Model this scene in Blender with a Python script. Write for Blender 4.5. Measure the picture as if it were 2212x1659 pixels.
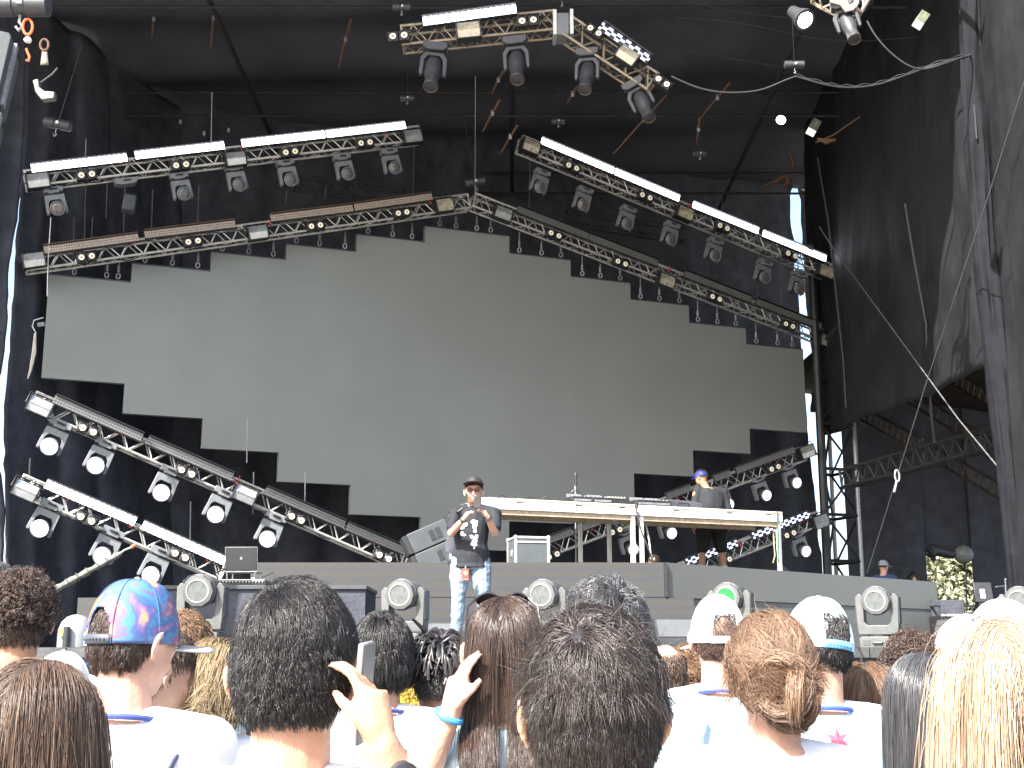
import bpy, bmesh, math, random
import numpy as np
from mathutils import Vector, Matrix, noise as mnoise
for o in list(bpy.data.objects): bpy.data.objects.remove(o)
scene = bpy.context.scene
COL = scene.collection
R = math.radians
# ------------------------------------------------------------------ camera, sky, sun, exposure
W_, H_, F_ = 2212.0, 1659.0, 2829.0          # photo grid used for placing, focal length on that grid
TH = R(12.0); CZ = 1.6; K = 0.381
cam = bpy.data.cameras.new('camera'); cam.sensor_width = 36; cam.lens = 36*F_/W_
cam.clip_start = 0.05; cam.clip_end = 3000
camo = bpy.data.objects.new('camera', cam); COL.objects.link(camo)
camo.location = (0, 0, CZ); camo.rotation_euler = (R(90)+TH, 0, 0); scene.camera = camo
SUN = Vector((-0.42, -0.56, 0.72)).normalized()
sun_el = math.asin(SUN.z); sun_az = math.atan2(SUN.x, SUN.y)
world = bpy.data.worlds.new('World'); scene.world = world; world.use_nodes = True
nt = world.node_tree; bg = nt.nodes['Background']
sky = nt.nodes.new('ShaderNodeTexSky'); sky.sky_type = 'NISHITA'; sky.sun_disc = False
sky.sun_elevation = sun_el; sky.sun_rotation = sun_az; sky.air_density = 1.0; sky.dust_density = 3.5
nt.links.new(sky.outputs[0], bg.inputs[0]); bg.inputs[1].default_value = 0.15
sl = bpy.data.lights.new('sun', 'SUN'); sl.energy = 5.0; sl.angle = R(0.5); sl.color = (1.0, 0.965, 0.91)
so = bpy.data.objects.new('sun', sl); COL.objects.link(so); so.rotation_euler = SUN.to_track_quat('Z', 'Y').to_euler()
scene.view_settings.view_transform = 'Standard'; scene.view_settings.look = 'None'
scene.view_settings.exposure = 1.80; scene.view_settings.gamma = 1.0
scene.cycles.max_bounces = 6
# ------------------------------------------------------------------ pixel -> place
def ray(px, py):
    t = (px-W_/2)/F_; v = (H_/2-py)/F_
    return Vector((t, math.cos(TH)-v*math.sin(TH), math.sin(TH)+v*math.cos(TH)))
CAM = Vector((0, 0, CZ))
def FY(px, py, Y):
    d = ray(px, py); return CAM + d*(Y/d.y)
def FZ(px, py, z):
    d = ray(px, py); return CAM + d*((z-CZ)/d.z)
def PT(px, py, off=0.0):                      # on the slanted vertical plane of the screen, off metres behind it
    d = ray(px, py); return CAM + d*((25+off)/(d.y-K*d.x))
UX = Vector((1, K, 0)).normalized(); AW = Vector((-K, 1, 0)).normalized(); UZ = Vector((0, 0, 1))
def frame(o, x, up_hint=UZ, away=None):       # matrix: x along x, z close to up
    x = x.normalized()
    if away is None: y = up_hint.cross(x).normalized()
    else: y = (away - x*away.dot(x)).normalized()
    z = x.cross(y)
    m = Matrix((x, y, z)).transposed().to_4x4(); m.translation = o; return m
# ------------------------------------------------------------------ materials
MATS = {}
def mat(name, col, rough=0.6, metal=0.0, var=0.12, scale=8.0, bump=0.0, bscale=40.0, spec=0.5, emit=None, estr=0.0, coat=0.0, alpha=1.0, trans=0.0):
    if name in MATS: return MATS[name]
    m = bpy.data.materials.new(name); m.use_nodes = True; n = m.node_tree; b = n.nodes['Principled BSDF']
    c4 = (*col, 1)
    tc = n.nodes.new('ShaderNodeTexCoord')
    if var > 0:
        nz = n.nodes.new('ShaderNodeTexNoise'); nz.inputs['Scale'].default_value = scale; nz.inputs['Detail'].default_value = 6
        nz.inputs['Roughness'].default_value = 0.65
        n.links.new(tc.outputs['Object'], nz.inputs['Vector'])
        r = n.nodes.new('ShaderNodeMapRange'); r.inputs[1].default_value = 0.3; r.inputs[2].default_value = 0.7
        r.inputs[3].default_value = 1-var; r.inputs[4].default_value = 1+var
        n.links.new(nz.outputs[0], r.inputs[0])
        mx = n.nodes.new('ShaderNodeVectorMath'); mx.operation = 'SCALE'; mx.inputs[0].default_value = col
        n.links.new(r.outputs[0], mx.inputs['Scale']); n.links.new(mx.outputs[0], b.inputs['Base Color'])
        r2 = n.nodes.new('ShaderNodeMapRange'); r2.inputs[1].default_value = 0.3; r2.inputs[2].default_value = 0.7
        r2.inputs[3].default_value = max(0.02, rough-0.08); r2.inputs[4].default_value = min(1, rough+0.08)
        n.links.new(nz.outputs[0], r2.inputs[0]); n.links.new(r2.outputs[0], b.inputs['Roughness'])
    else:
        b.inputs['Base Color'].default_value = c4; b.inputs['Roughness'].default_value = rough
    b.inputs['Metallic'].default_value = metal; b.inputs['Specular IOR Level'].default_value = spec
    b.inputs['Coat Weight'].default_value = coat
    if trans: b.inputs['Transmission Weight'].default_value = trans
    if emit: b.inputs['Emission Color'].default_value = (*emit, 1); b.inputs['Emission Strength'].default_value = estr
    if bump:
        z = n.nodes.new('ShaderNodeTexNoise'); z.inputs['Scale'].default_value = bscale; z.inputs['Detail'].default_value = 5
        n.links.new(tc.outputs['Object'], z.inputs['Vector'])
        bp = n.nodes.new('ShaderNodeBump'); bp.inputs['Strength'].default_value = bump; bp.inputs['Distance'].default_value = 0.02
        n.links.new(z.outputs[0], bp.inputs['Height']); n.links.new(bp.outputs[0], b.inputs['Normal'])
    MATS[name] = m; return m
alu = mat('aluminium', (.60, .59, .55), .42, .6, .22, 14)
alu_old = mat('aluminium_worn', (.36, .30, .23), .5, .6, .3, 10)
blk = mat('black_paint', (.02, .02, .022), .45, 0, .25, 12)
blkfab = mat('black_fabric', (.060, .064, .080), .85, 0, .35, 3, .5, 25, .25)  # black cloth, its base colour lifted to stand in for haze and flare
tarpm = mat('black_tarp', (.013, .0135, .0148), .65, 0, .45, 1.3, .6, 6, .3)
roofm = mat('roof_fabric', (.080, .084, .098), .9, 0, .3, .5, .5, 3, .2)  # dark roof cloth, colour raised in place of a haze veil
grey_f = mat('fixture_grey', (.17, .18, .19), .5, .0, .15, 9)
grey_d = mat('fixture_dark', (.045, .047, .052), .45, .0, .2, 9)
beamg = mat('beam_grey', (.088, .092, .09), .45, .0, .16, 7, .15, 60)
beamd = mat('beam_dark', (.06, .065, .07), .45, .0, .2, 7)
lens_g = mat('lens_glass', (.09, .10, .10), .3, .0, .35, 16, 0, 40, .8)
lens_d = mat('lens_dim', (.16, .14, .13), .15, .3, .5, 20, 0, 40, .8)
lens_w = mat('lens_lit', (.9, .9, .95), .3, 0, 0, emit=(.93, .95, 1.0), estr=5.0)
lens_wd = mat('lens_lit_soft', (.9, .9, .95), .3, 0, 0, emit=(.93, .95, 1.0), estr=1.3)
lens_green = mat('lens_green', (.02, .33, .05), .2, 0, .3, 30)
led_on = mat('led_cell_lit', (.9, .9, .95), .3, 0, 0, emit=(.86, .90, 1.0), estr=2.2)
led_soft = mat('led_cell_soft', (.8, .8, .9), .3, 0, 0, emit=(.58, .66, 1.0), estr=.8)
led_off = mat('led_cell_cream', (.46, .37, .30), .4, 0, .3, 30)
led_grey = mat('led_cell_grey', (.17, .17, .165), .4, 0, .3, 40)
cream = mat('reflector_cream', (.58, .52, .40), .28, .35, .25, 9)
silverr = mat('reflector_silver', (.48, .50, .50), .22, .55, .3, 6)
bulb = mat('bulb_cream', (.75, .66, .5), .3, 0, .1, 30, emit=(1, .9, .7), estr=.12)
red = mat('red_plastic', (.55, .03, .03), .5, 0, .15)
orange = mat('orange_paint', (.75, .13, .04), .45, 0, .15)
strapm = mat('rust_strap', (.11, .055, .03), .8, 0, .4, 30)
white_p = mat('white_paint', (.74, .74, .73), .5, 0, .08)
wood = mat('plywood_edge', (.42, .34, .24), .7, 0, .3, 20)
steel = mat('galvanised', (.30, .31, .32), .45, .6, .3, 20)
spk = mat('speaker_grey', (.055, .062, .068), .6, 0, .15, 6, .2, 90)
spkd = mat('speaker_dark', (.018, .02, .023), .7, 0, .2, 6, .3, 90)
cable_m = mat('cable_rubber', (.03, .03, .032), .5, 0, .2)
rope_m = mat('steel_rope', (.16, .16, .16), .5, .4, .2)
# ------------------------------------------------------------------ mesh building
def wmat(o):
    m = o.matrix_basis.copy(); p = o.parent
    while p: m = p.matrix_basis @ m; p = p.parent
    return m
def tag(o, label=None, cat=None, group=None, kind=None):
    if label: o['label'] = label
    if cat: o['category'] = cat
    if group: o['group'] = group
    if kind: o['kind'] = kind
    return o
def thing(name, label, cat, M=None, group=None, kind=None):
    o = bpy.data.objects.new(name, None); COL.objects.link(o); o.empty_display_size = .1
    if M is not None:
        if isinstance(M, Vector) or isinstance(M, tuple): o.matrix_basis = Matrix.Translation(M)
        else: o.matrix_basis = M
    return tag(o, label, cat, group, kind)
def orth(d):
    d = d.normalized(); a = Vector((0, 0, 1)) if abs(d.z) < .9 else Vector((1, 0, 0))
    x = d.cross(a).normalized(); return x, d.cross(x).normalized()
class MB:
    def __init__(s): s.v = []; s.f = []; s.mi = []
    def add(s, vs, fs, mi=0):
        b = len(s.v); s.v += [tuple(v) for v in vs]; s.f += [tuple(b+i for i in f) for f in fs]; s.mi += [mi]*len(fs); return s
    def box(s, c, d, M=None, mi=0, taper=1.0):
        c = Vector(c); x, y, z = d[0]/2, d[1]/2, d[2]/2
        vs = [c+Vector((sx*x*(taper if sz > 0 else 1), sy*y*(taper if sz > 0 else 1), sz*z)) for sz in (-1, 1) for sx, sy in ((-1, -1), (1, -1), (1, 1), (-1, 1))]
        if M is not None: vs = [M @ v for v in vs]
        return s.add(vs, [(3, 2, 1, 0), (4, 5, 6, 7), (0, 1, 5, 4), (1, 2, 6, 5), (2, 3, 7, 6), (3, 0, 4, 7)], mi)
    def tube(s, pts, r, n=8, cap=True, mi=0):
        pts = [Vector(p) for p in pts]; k = len(pts)
        rr = list(r) if hasattr(r, '__len__') else [r]*k
        vs = []; x = None
        for i, p in enumerate(pts):
            d = (pts[min(i+1, k-1)]-pts[max(i-1, 0)])
            if d.length < 1e-9: d = Vector((0, 0, 1))
            d.normalize()
            if x is None: x, y = orth(d)
            else:
                x = x - d*x.dot(d); x.normalize(); y = d.cross(x)
            for j in range(n):
                a = 2*math.pi*j/n; vs.append(p + (x*math.cos(a)+y*math.sin(a))*rr[i])
        fs = [(i*n+j, i*n+(j+1) % n, (i+1)*n+(j+1) % n, (i+1)*n+j) for i in range(k-1) for j in range(n)]
        if cap: fs += [tuple(range(n-1, -1, -1)), tuple(range((k-1)*n, k*n))]
        return s.add(vs, fs, mi)
    def lathe(s, prof, M=None, n=24, mi=0, cap=True):       # prof: (radius, height) along local z
        vs = []; k = len(prof)
        for r, h in prof:
            for j in range(n):
                a = 2*math.pi*j/n; vs.append(Vector((r*math.cos(a), r*math.sin(a), h)))
        if M is not None: vs = [M @ v for v in vs]
        fs = [(i*n+j, i*n+(j+1) % n, (i+1)*n+(j+1) % n, (i+1)*n+j) for i in range(k-1) for j in range(n)]
        if cap and prof[0][0] > 1e-6: fs.append(tuple(range(n-1, -1, -1)))
        if cap and prof[-1][0] > 1e-6: fs.append(tuple(range((k-1)*n, k*n)))
        return s.add(vs, fs, mi)
    def prism(s, poly, y0, y1, M=None, mi=0):     # polygon in xz, extruded along y
        n = len(poly); vs = [Vector((x, y0, z)) for x, z in poly]+[Vector((x, y1, z)) for x, z in poly]
        if M is not None: vs = [M @ v for v in vs]
        fs = [tuple(range(n)), tuple(range(2*n-1, n-1, -1))]+[(i, n+i, n+(i+1) % n, (i+1) % n) for i in range(n)]
        return s.add(vs, fs, mi)
    def grid(s, fn, nu, nv, mi=0):
        vs = [fn(i/nu, j/nv) for i in range(nu+1) for j in range(nv+1)]
        fs = [(i*(nv+1)+j, (i+1)*(nv+1)+j, (i+1)*(nv+1)+j+1, i*(nv+1)+j+1) for i in range(nu) for j in range(nv)]
        return s.add(vs, fs, mi)
    def build(s, name, m, parent=None, world=False, smooth=True, bevel=0.0, solid=0.0, ang=38):
        vs = s.v
        if world and parent is not None:
            iv = wmat(parent).inverted(); vs = [tuple(iv @ Vector(v)) for v in vs]
        me = bpy.data.meshes.new(name); me.from_pydata(vs, [], s.f)
        for mm in (m if isinstance(m, (list, tuple)) else [m]): me.materials.append(mm)
        if any(s.mi): me.polygons.foreach_set('material_index', s.mi)
        bm = bmesh.new(); bm.from_mesh(me); bmesh.ops.recalc_face_normals(bm, faces=bm.faces); bm.to_mesh(me); bm.free()
        if smooth: me.shade_smooth(); me.set_sharp_from_angle(angle=R(ang))
        o = bpy.data.objects.new(name, me); COL.objects.link(o)
        if parent is not None: o.parent = parent
        if bevel:
            b = o.modifiers.new('bevel', 'BEVEL'); b.width = bevel; b.segments = 2; b.limit_method = 'ANGLE'; b.angle_limit = R(40)
        if solid:
            b = o.modifiers.new('solid', 'SOLIDIFY'); b.thickness = solid
        return o
def dup(root, M=None, label=None, group=None):
    r = root.copy(); COL.objects.link(r)
    if M is not None: r.matrix_basis = M
    if label: r['label'] = label
    if group: r['group'] = group
    def rec(a, b):
        for ch in list(a.children):
            c = ch.copy(); COL.objects.link(c); c.parent = b; rec(ch, c)
    rec(root, r); return r
def kill(root):
    for ch in list(root.children): kill(ch)
    bpy.data.objects.remove(root)
ORD = ['first', 'second', 'third', 'fourth', 'fifth', 'sixth', 'seventh', 'eighth', 'ninth', 'tenth', 'eleventh', 'twelfth',
       'thirteenth', 'fourteenth', 'fifteenth', 'sixteenth', 'seventeenth', 'eighteenth', 'nineteenth', 'twentieth', 'twenty-first', 'twenty-second', 'twenty-third', 'twenty-fourth', 'twenty-fifth', 'twenty-sixth']
rnd = random.Random(5)
# ------------------------------------------------------------------ setting: ground, deck, roof
FLOOR = 1.735; RISER = 2.85
gm = mat('ground_dust', (.22, .205, .18), .9, 0, .3, .6, .4, 12)
o = MB().add([(-1500, -1500, 0), (1500, -1500, 0), (1500, 1500, 0), (-1500, 1500, 0)], [(0, 1, 2, 3)]).build('ground', gm); tag(o, kind='structure')
dm = mat('stage_deck_paint', (.035, .036, .038), .6, 0, .3, 2)
t = thing('stage_platform', 'black stage deck with dark fascia under the lights and monitors', 'stage', (0, 12.3, 0))
MB().box((1, 22.6, FLOOR-.06), (34, 20.8, .12)).build('deck', dm, t, True)
m = MB()
for i in range(22):
    x = -15+i*1.46; m.box((x, 12.17, FLOOR-.05), (1.45, .06, .085))
m.build('deck_edge_rail', mat('rail_dark', (.05, .052, .052), .6, 0, .5, 6), t, True)
MB().box((1, 13.6, .8), (33.4, .08, 1.58)).build('skirt', blkfab, t, True)
# blue scaffold under the deck edge
blue = mat('blue_steel', (.035, .24, .55), .45, .2, .2)
t = thing('stage_scaffold', 'blue steel scaffold frame under the stage front edge', 'scaffold', (0, 12.5, 0))
m = MB(); m.tube([(-13, 12.3, 1.60), (15, 12.3, 1.60)], .022)
for i in range(20):
    x = -12.6+i*1.42
    m.tube([(x, 12.3, 1.58), (x-.42, 12.3, .85)], .022); m.tube([(x+.12, 12.3, 1.58), (x+.54, 12.3, .85)], .022)
    MB().tube([(x-.62, 12.4, 1.5), (x-.62, 12.4, .02)], .035).build('post', blue, t, True)
m.tube([(-13, 12.4, .7), (15, 12.4, .7)], .03)
m.build('bracing', blue, t, True)
# roof: one big black fabric canopy
t = thing('stage_roof', 'dark fabric roof high above the whole stage', 'roof', (1, 23, 13))
def roof(u, v):
    x = -15+u*33; y = 14.2+v*17.6; return Vector((x, y, 13+.5*math.sin(u*math.pi)+.12*math.sin(v*40)+.1*mnoise.noise((x*.6, y*.6, 0))))
MB().grid(roof, 60, 60).build('canopy', roofm, t, True, solid=.04)
m = MB()
for i in range(4):
    y = 15.5+i*4.4
    for dz in (0, .5):
        m.tube([(-14.5, y, 12.7-dz), (17, y, 12.7-dz)], .03, 5)
for x in (-10, -5, 0, 5, 10): m.tube([(x, 14.4, 12.3), (x, 31.6, 12.3)], .05, 6)
m.build('rafter', mat('rafter_black', (.035, .033, .033), .8, 0, .3, 5, spec=.15), t, True)
# drapes -------------------------------------------------------------
def drape(name, label, a, b, z0, z1, amp=.12, freq=2.2, ea=None, eb=None, m=None, nu=140, nv=40, cat='curtain', seed=0, zb=None):
    """hanging cloth from plan point a to plan point b; ea/eb give edge offsets (m) against height; zb gives bottom height along u"""
    a = Vector((a[0], a[1], 0)); b = Vector((b[0], b[1], 0)); L = (b-a).length; d = (b-a)/L; n = Vector((-d.y, d.x, 0))
    def fn(u, v):
        lo = z0 if zb is None else zb(u)
        z = lo+(z1-lo)*v
        s = u*L
        if ea: s += ea(z)*(1-u)
        if eb: s += eb(z)*u
        w = amp*(math.sin(s*freq*2*math.pi*.5+1.4*mnoise.noise((s*.5, z*.12, seed)))*(.35+.65*(1-v)) + 1.2*mnoise.noise((s*1.1, z*.25, seed+3)))
        w += .35*amp*mnoise.noise((s*3.1, z*1.6, seed+9))
        p = a+d*s+n*w; p.z = z; return p
    o = MB().grid(fn, nu, nv).build(name, m or blkfab, None, solid=.012)
    return tag(o, label, cat)
OFFB = 4.0
def plan(p): return (p.x, p.y)
pL = PT(62, 600, OFFB); pR = PT(1724, 600, OFFB)
uvec = UX
def slit(points, dx=0):                    # edge offset function from pixel measurements, in the backdrop plane
    base = pR.dot(UX); arr = [(PT(x, y, OFFB).z, PT(x+dx, y, OFFB).dot(UX)-base) for x, y in points]; arr.sort()
    zs = [q[0] for q in arr]; ss = [q[1] for q in arr]
    def f(z):
        j = .035*mnoise.noise((z*3.0, 1.7, 0))
        return float(np.interp(z, zs, ss))+j
    return f
edgeL = slit([(1714, 100), (1716, 300), (1716, 395), (1707, 415), (1712, 500), (1719, 520), (1719, 590), (1727, 640), (1733, 760), (1742, 880), (1746, 905), (1756, 1000), (1780, 1250), (1782, 1420)], -1)
edgeR = slit([(1714, 100), (1716, 300), (1722, 318), (1721, 330), (1726, 345), (1722, 362), (1718, 380), (1722, 412), (1729, 430), (1730, 500), (1737, 590), (1738, 640), (1752, 760), (1752, 860), (1749, 880), (1752, 900), (1770, 1000), (1795, 1250), (1797, 1420)], 2)
drape('backdrop_curtain', 'huge black folded backdrop curtain behind the video wall', plan(pL), plan(pR), FLOOR, 13.9, .10, 1.7, eb=edgeL, nu=260, nv=60)
pW = PT(1752, 600, OFFB)
# narrow strip right of the slit, above the tower
def zb_strip(u): return PT(1790, 893, OFFB).z
pS = PT(1850, 600, OFFB)
drape('side_strip_curtain', 'black cloth strip right of the bright slit above the lattice tower', plan(pR), plan(pS), 5, 13.9, .05, 2.2, ea=edgeR, nu=60, nv=80, zb=zb_strip, seed=4)
# left side wall with bright slit at the far left
qa = PT(36, 700, 2.2); qb = FY(-60, 700, 15.5)
qa2 = PT(60, 700, OFFB)
def lslit(pts, Y=21.5):
    arr = sorted([(FY(x, y, Y).z, FY(x, y, Y).x) for x, y in pts]); zs = [q[0] for q in arr]; xs = [q[1] for q in arr]
    return lambda z: float(np.interp(z, zs, xs))+.03*mnoise.noise((z*4, 5.5, 0))
lR = lslit([(60, -80), (52, 300), (38, 480), (32, 520), (31, 600), (24, 700), (20, 760), (15, 790), (11, 840), (8, 960), (10, 1100), (14, 1250), (14, 1420)])
lL = lslit([(60, -80), (52, 300), (36, 480), (24, 540), (17, 600), (18, 690), (12, 740), (3, 800), (-20, 860), (-12, 960), (4, 1040), (10, 1100), (8, 1250), (14, 1420)])
x0 = 0
def left_cloth(name, label, xe, sign, width, seed):
    def fn(u, v):
        z = FLOOR+(13.3-FLOOR)*v; xx = xe(z); y = 21.5+sign*u*1.0*(4.6 if sign > 0 else -3.0)*1
        x = xx+sign*u*width
        x += .05*math.sin(u*22+mnoise.noise((u*3, z*.3, seed))*3)*min(1, u*8)
        return Vector((x, 21.5+u*(5.2 if sign > 0 else -2.6)+.12*math.sin(u*30+z*.1+1.5*mnoise.noise((u*4, z*.3, seed)))*min(1, u*8), z))
    o = MB().grid(fn, 60, 60).build(name, blkfab, None, solid=.012); tag(o, label, 'curtain')
left_cloth('side_curtain', 'black folded side curtain between the bright left slit and the backdrop', lR, 1, 1.6, 2)
left_cloth('wing_curtain', 'black wing curtain at the far left edge outside the bright slit', lL, -1, 3.0, 7)
# big right-hand tarp with a slanting lower edge
ta = FY(1757, 700, 27.8); tb = FY(2150, 700, 17.0); tcn = FY(2330, 700, 12.8)
zl = FY(1845, 890, 25.5).z; zr = FY(2110, 800, 17.8).z
drape('side_tarp', 'large black tarp wall right of the stage, its lower edge slanting up', plan(ta), plan(tb), zl, 13.9, .10, .35, m=tarpm, nu=160, nv=60, zb=lambda u: zl-.12+(zr-zl)*u, seed=11, cat='tarp')
drape('front_tarp', 'black tarp at the right picture edge beyond the wrapped column', plan(tb), plan(tcn), 0, 13.3, .10, .8, m=tarpm, nu=70, nv=60, seed=15, cat='tarp')
def wrapped(name, label, pts, Y, r, m, seed, cat='column'):
    P = [FY(x, y, Y) for x, y in pts]; n = 90
    def fn(u, v):
        q = v*(len(P)-1); i = min(int(q), len(P)-2); c = P[i].lerp(P[i+1], q-i); a = u*2*math.pi
        rr = r*(1+.22*mnoise.noise((math.cos(a)*2.2, math.sin(a)*2.2, c.z*.7+seed))+.16*mnoise.noise((math.cos(a)*6, math.sin(a)*6, c.z*.9+seed)))
        return c+Vector((math.cos(a)*rr, math.sin(a)*rr, 0))
    o = MB().grid(fn, 40, n).build(name, m, None); return tag(o, label, cat)
wrapped('wrapped_column', 'tall roof tower column wrapped in creased black plastic at the right', [(2232, 1560), (2185, 1000), (2160, 800), (2132, 560), (2112, 300), (2098, 0), (2092, -120)], 16.6, .17, mat('creased_plastic', (.010, .011, .014), .8, 0, .4, 3, .9, 5, .15), 3)
# wing behind the opening on the right
drape('wing_backdrop', 'black curtain at the back of the right wing beside the foliage opening', plan(FY(1826, 1100, 31)), plan(FY(1992, 1100, 31)), FLOOR, 9, .06, 1.0, nu=60, seed=21, eb=lambda z: 0.0)
drape('wing_back_curtain', 'black curtain at the back of the right wing right of the foliage opening', plan(FY(2091, 1100, 31)), plan(FY(2420, 1100, 31)), FLOOR, 9, .06, 1.0, nu=60, seed=23)
zo = FY(2040, 1192, 31).z
drape('wing_valance', 'short black cloth hanging above the foliage opening of the right wing', plan(FY(1991, 1100, 31.1)), plan(FY(2093, 1100, 31.1)), zo, 9, .04, 1.0, nu=20, seed=25)
t = thing('wing_roof', 'low dark wing roof with bare rafters at the right', 'roof', FY(2000, 900, 26))
wr = mat('wing_roof_cloth', (.035, .026, .018), .8, 0, .5, .9)
def wing(u, v):
    x = 6.6+u*8; y = 19+v*13; return Vector((x, y, 8.3-.16*(x-6.6)+.05*mnoise.noise((x, y, 1))))
MB().grid(wing, 20, 20).build('canopy', wr, t, True, solid=.03)
# ------------------------------------------------------------------ lattice helper
def lattice(t, A, B, away, size=.29, rc=.025, rl=.012, pitch=.42, mats=None, names=('chord', 'lacing'), n=7, up=None):
    """square lattice beam; A,B = front top chord ends; things get four chord parts and one lacing part"""
    mats = mats or (alu, alu)
    M = frame(A, B-A, away=away); L = (B-A).length
    cs = {(a, b): (a*size, -b*size) for a in (0, 1) for b in (0, 1)}
    for (a, b), (y, z) in cs.items():
        mb = MB(); mb.tube([M @ Vector((0, y, z)), M @ Vector((L, y, z))], rc, n); mb.build(names[0], mats[0], t, True)
    mb = MB(); k = max(2, int(round(L/pitch))); st = L/k
    def P(x, y, z): return M @ Vector((x, y, z))
    for i in range(k):
        x0, xm, x1 = i*st, (i+.5)*st, (i+1)*st
        for y in (0, size):
            mb.tube([P(x0, y, -size), P(xm, y, 0)], rl, 5, False); mb.tube([P(xm, y, 0), P(x1, y, -size)], rl, 5, False)
        for z in (0, -size):
            mb.tube([P(x0, 0, z), P(xm, size, z)], rl, 5, False); mb.tube([P(xm, size, z), P(x1, 0, z)], rl, 5, False)
    for x in (0.02, L-.02):
        for (a, b) in (((0, 0), (0, -size)), ((0, 0), (size, 0)), ((size, 0), (size, -size)), ((0, -size), (size, -size))):
            mb.tube([P(x, a[0], a[1]), P(x, b[0], b[1])], rc*.9, 6)
    mb.build(names[1], mats[1], t, True)
    return M, L
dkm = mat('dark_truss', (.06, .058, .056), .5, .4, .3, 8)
# beams in the wing
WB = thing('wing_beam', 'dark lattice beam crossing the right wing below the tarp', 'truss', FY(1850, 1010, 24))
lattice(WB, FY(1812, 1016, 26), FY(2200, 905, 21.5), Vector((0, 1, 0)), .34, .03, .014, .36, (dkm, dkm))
brn = mat('rafter_brown', (.10, .08, .06), .6, .3, .4, 8)
for (x0, y0, x1, y1, la) in ((1842, 897, 1995, 985, 'dark rafter beam sloping from the lattice tower'), (1950, 862, 2190, 1012, 'dark rafter beam under the tarp edge, the long one'), (2030, 815, 2185, 905, 'dark rafter beam highest under the tarp edge'), (2020, 996, 2215, 1110, 'dark rafter beam below the wing lattice beam')):
    q = thing('wing_rafter', la, 'beam', FY(x0, y0, 28), group='rafters of the right wing')
    A = FY(x0, y0, 28.5); B = FY(x1, y1, 25)
    mb = MB(); mb.tube([A, B], .035, 6); mb.tube([A+Vector((0, 0, .32)), B+Vector((0, 0, .32))], .03, 6); mb.build('chord', brn, q, True)
    mb = MB()
    for i in range(12):
        a = A.lerp(B, i/12); b = A.lerp(B, (i+.5)/12)+Vector((0, 0, .32)); c = A.lerp(B, (i+1)/12); mb.tube([a, b, c], .014, 5)
    mb.build('lacing', brn, q, True)
# lattice tower with open sky behind
def tower():
    t = thing('lattice_tower', 'black lattice roof tower with bright sky behind, right of the screen', 'tower', FY(1800, 1240, 27.6))
    top = FY(1800, 560, 27.6).z
    c0 = FY(1776, 1066, 27.0); c1 = FY(1847, 1068, 27.4); xs = [(c0.x, 26.9), (c0.x+.24, 27.75), (c1.x, 27.2), (c1.x-.33, 28.0)]
    pm = mat('tower_black', (.03, .03, .03), .5, .3, .3)
    for i, (x, y) in enumerate(xs):
        MB().tube([(x, y, FLOOR), (x, y, top)], (.085, .065, .05, .045)[i], 8).build('post', steel if i >= 2 else pm, t, True)
    mb = MB(); h = .95; nlev = int((top-FLOOR)/h)
    for i in range(nlev):
        z0 = FLOOR+i*h
        for a, b in ((0, 2), (1, 3), (0, 1), (2, 3)):
            pa, pb = Vector((*xs[a], z0)), Vector((*xs[b], z0)); mb.tube([pa, pb], .036, 6)
            qa_, qb_ = Vector((*xs[a], z0+h)), Vector((*xs[b], z0+h))
            if (i+a) % 2: mb.tube([pa, qb_], .024, 6)
            else: mb.tube([pb, qa_], .024, 6)
            if a == 0 and b == 1: mb.tube([pa, qb_], .024, 6)
    mb.build('bracing', pm, t, True)
tower()
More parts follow.
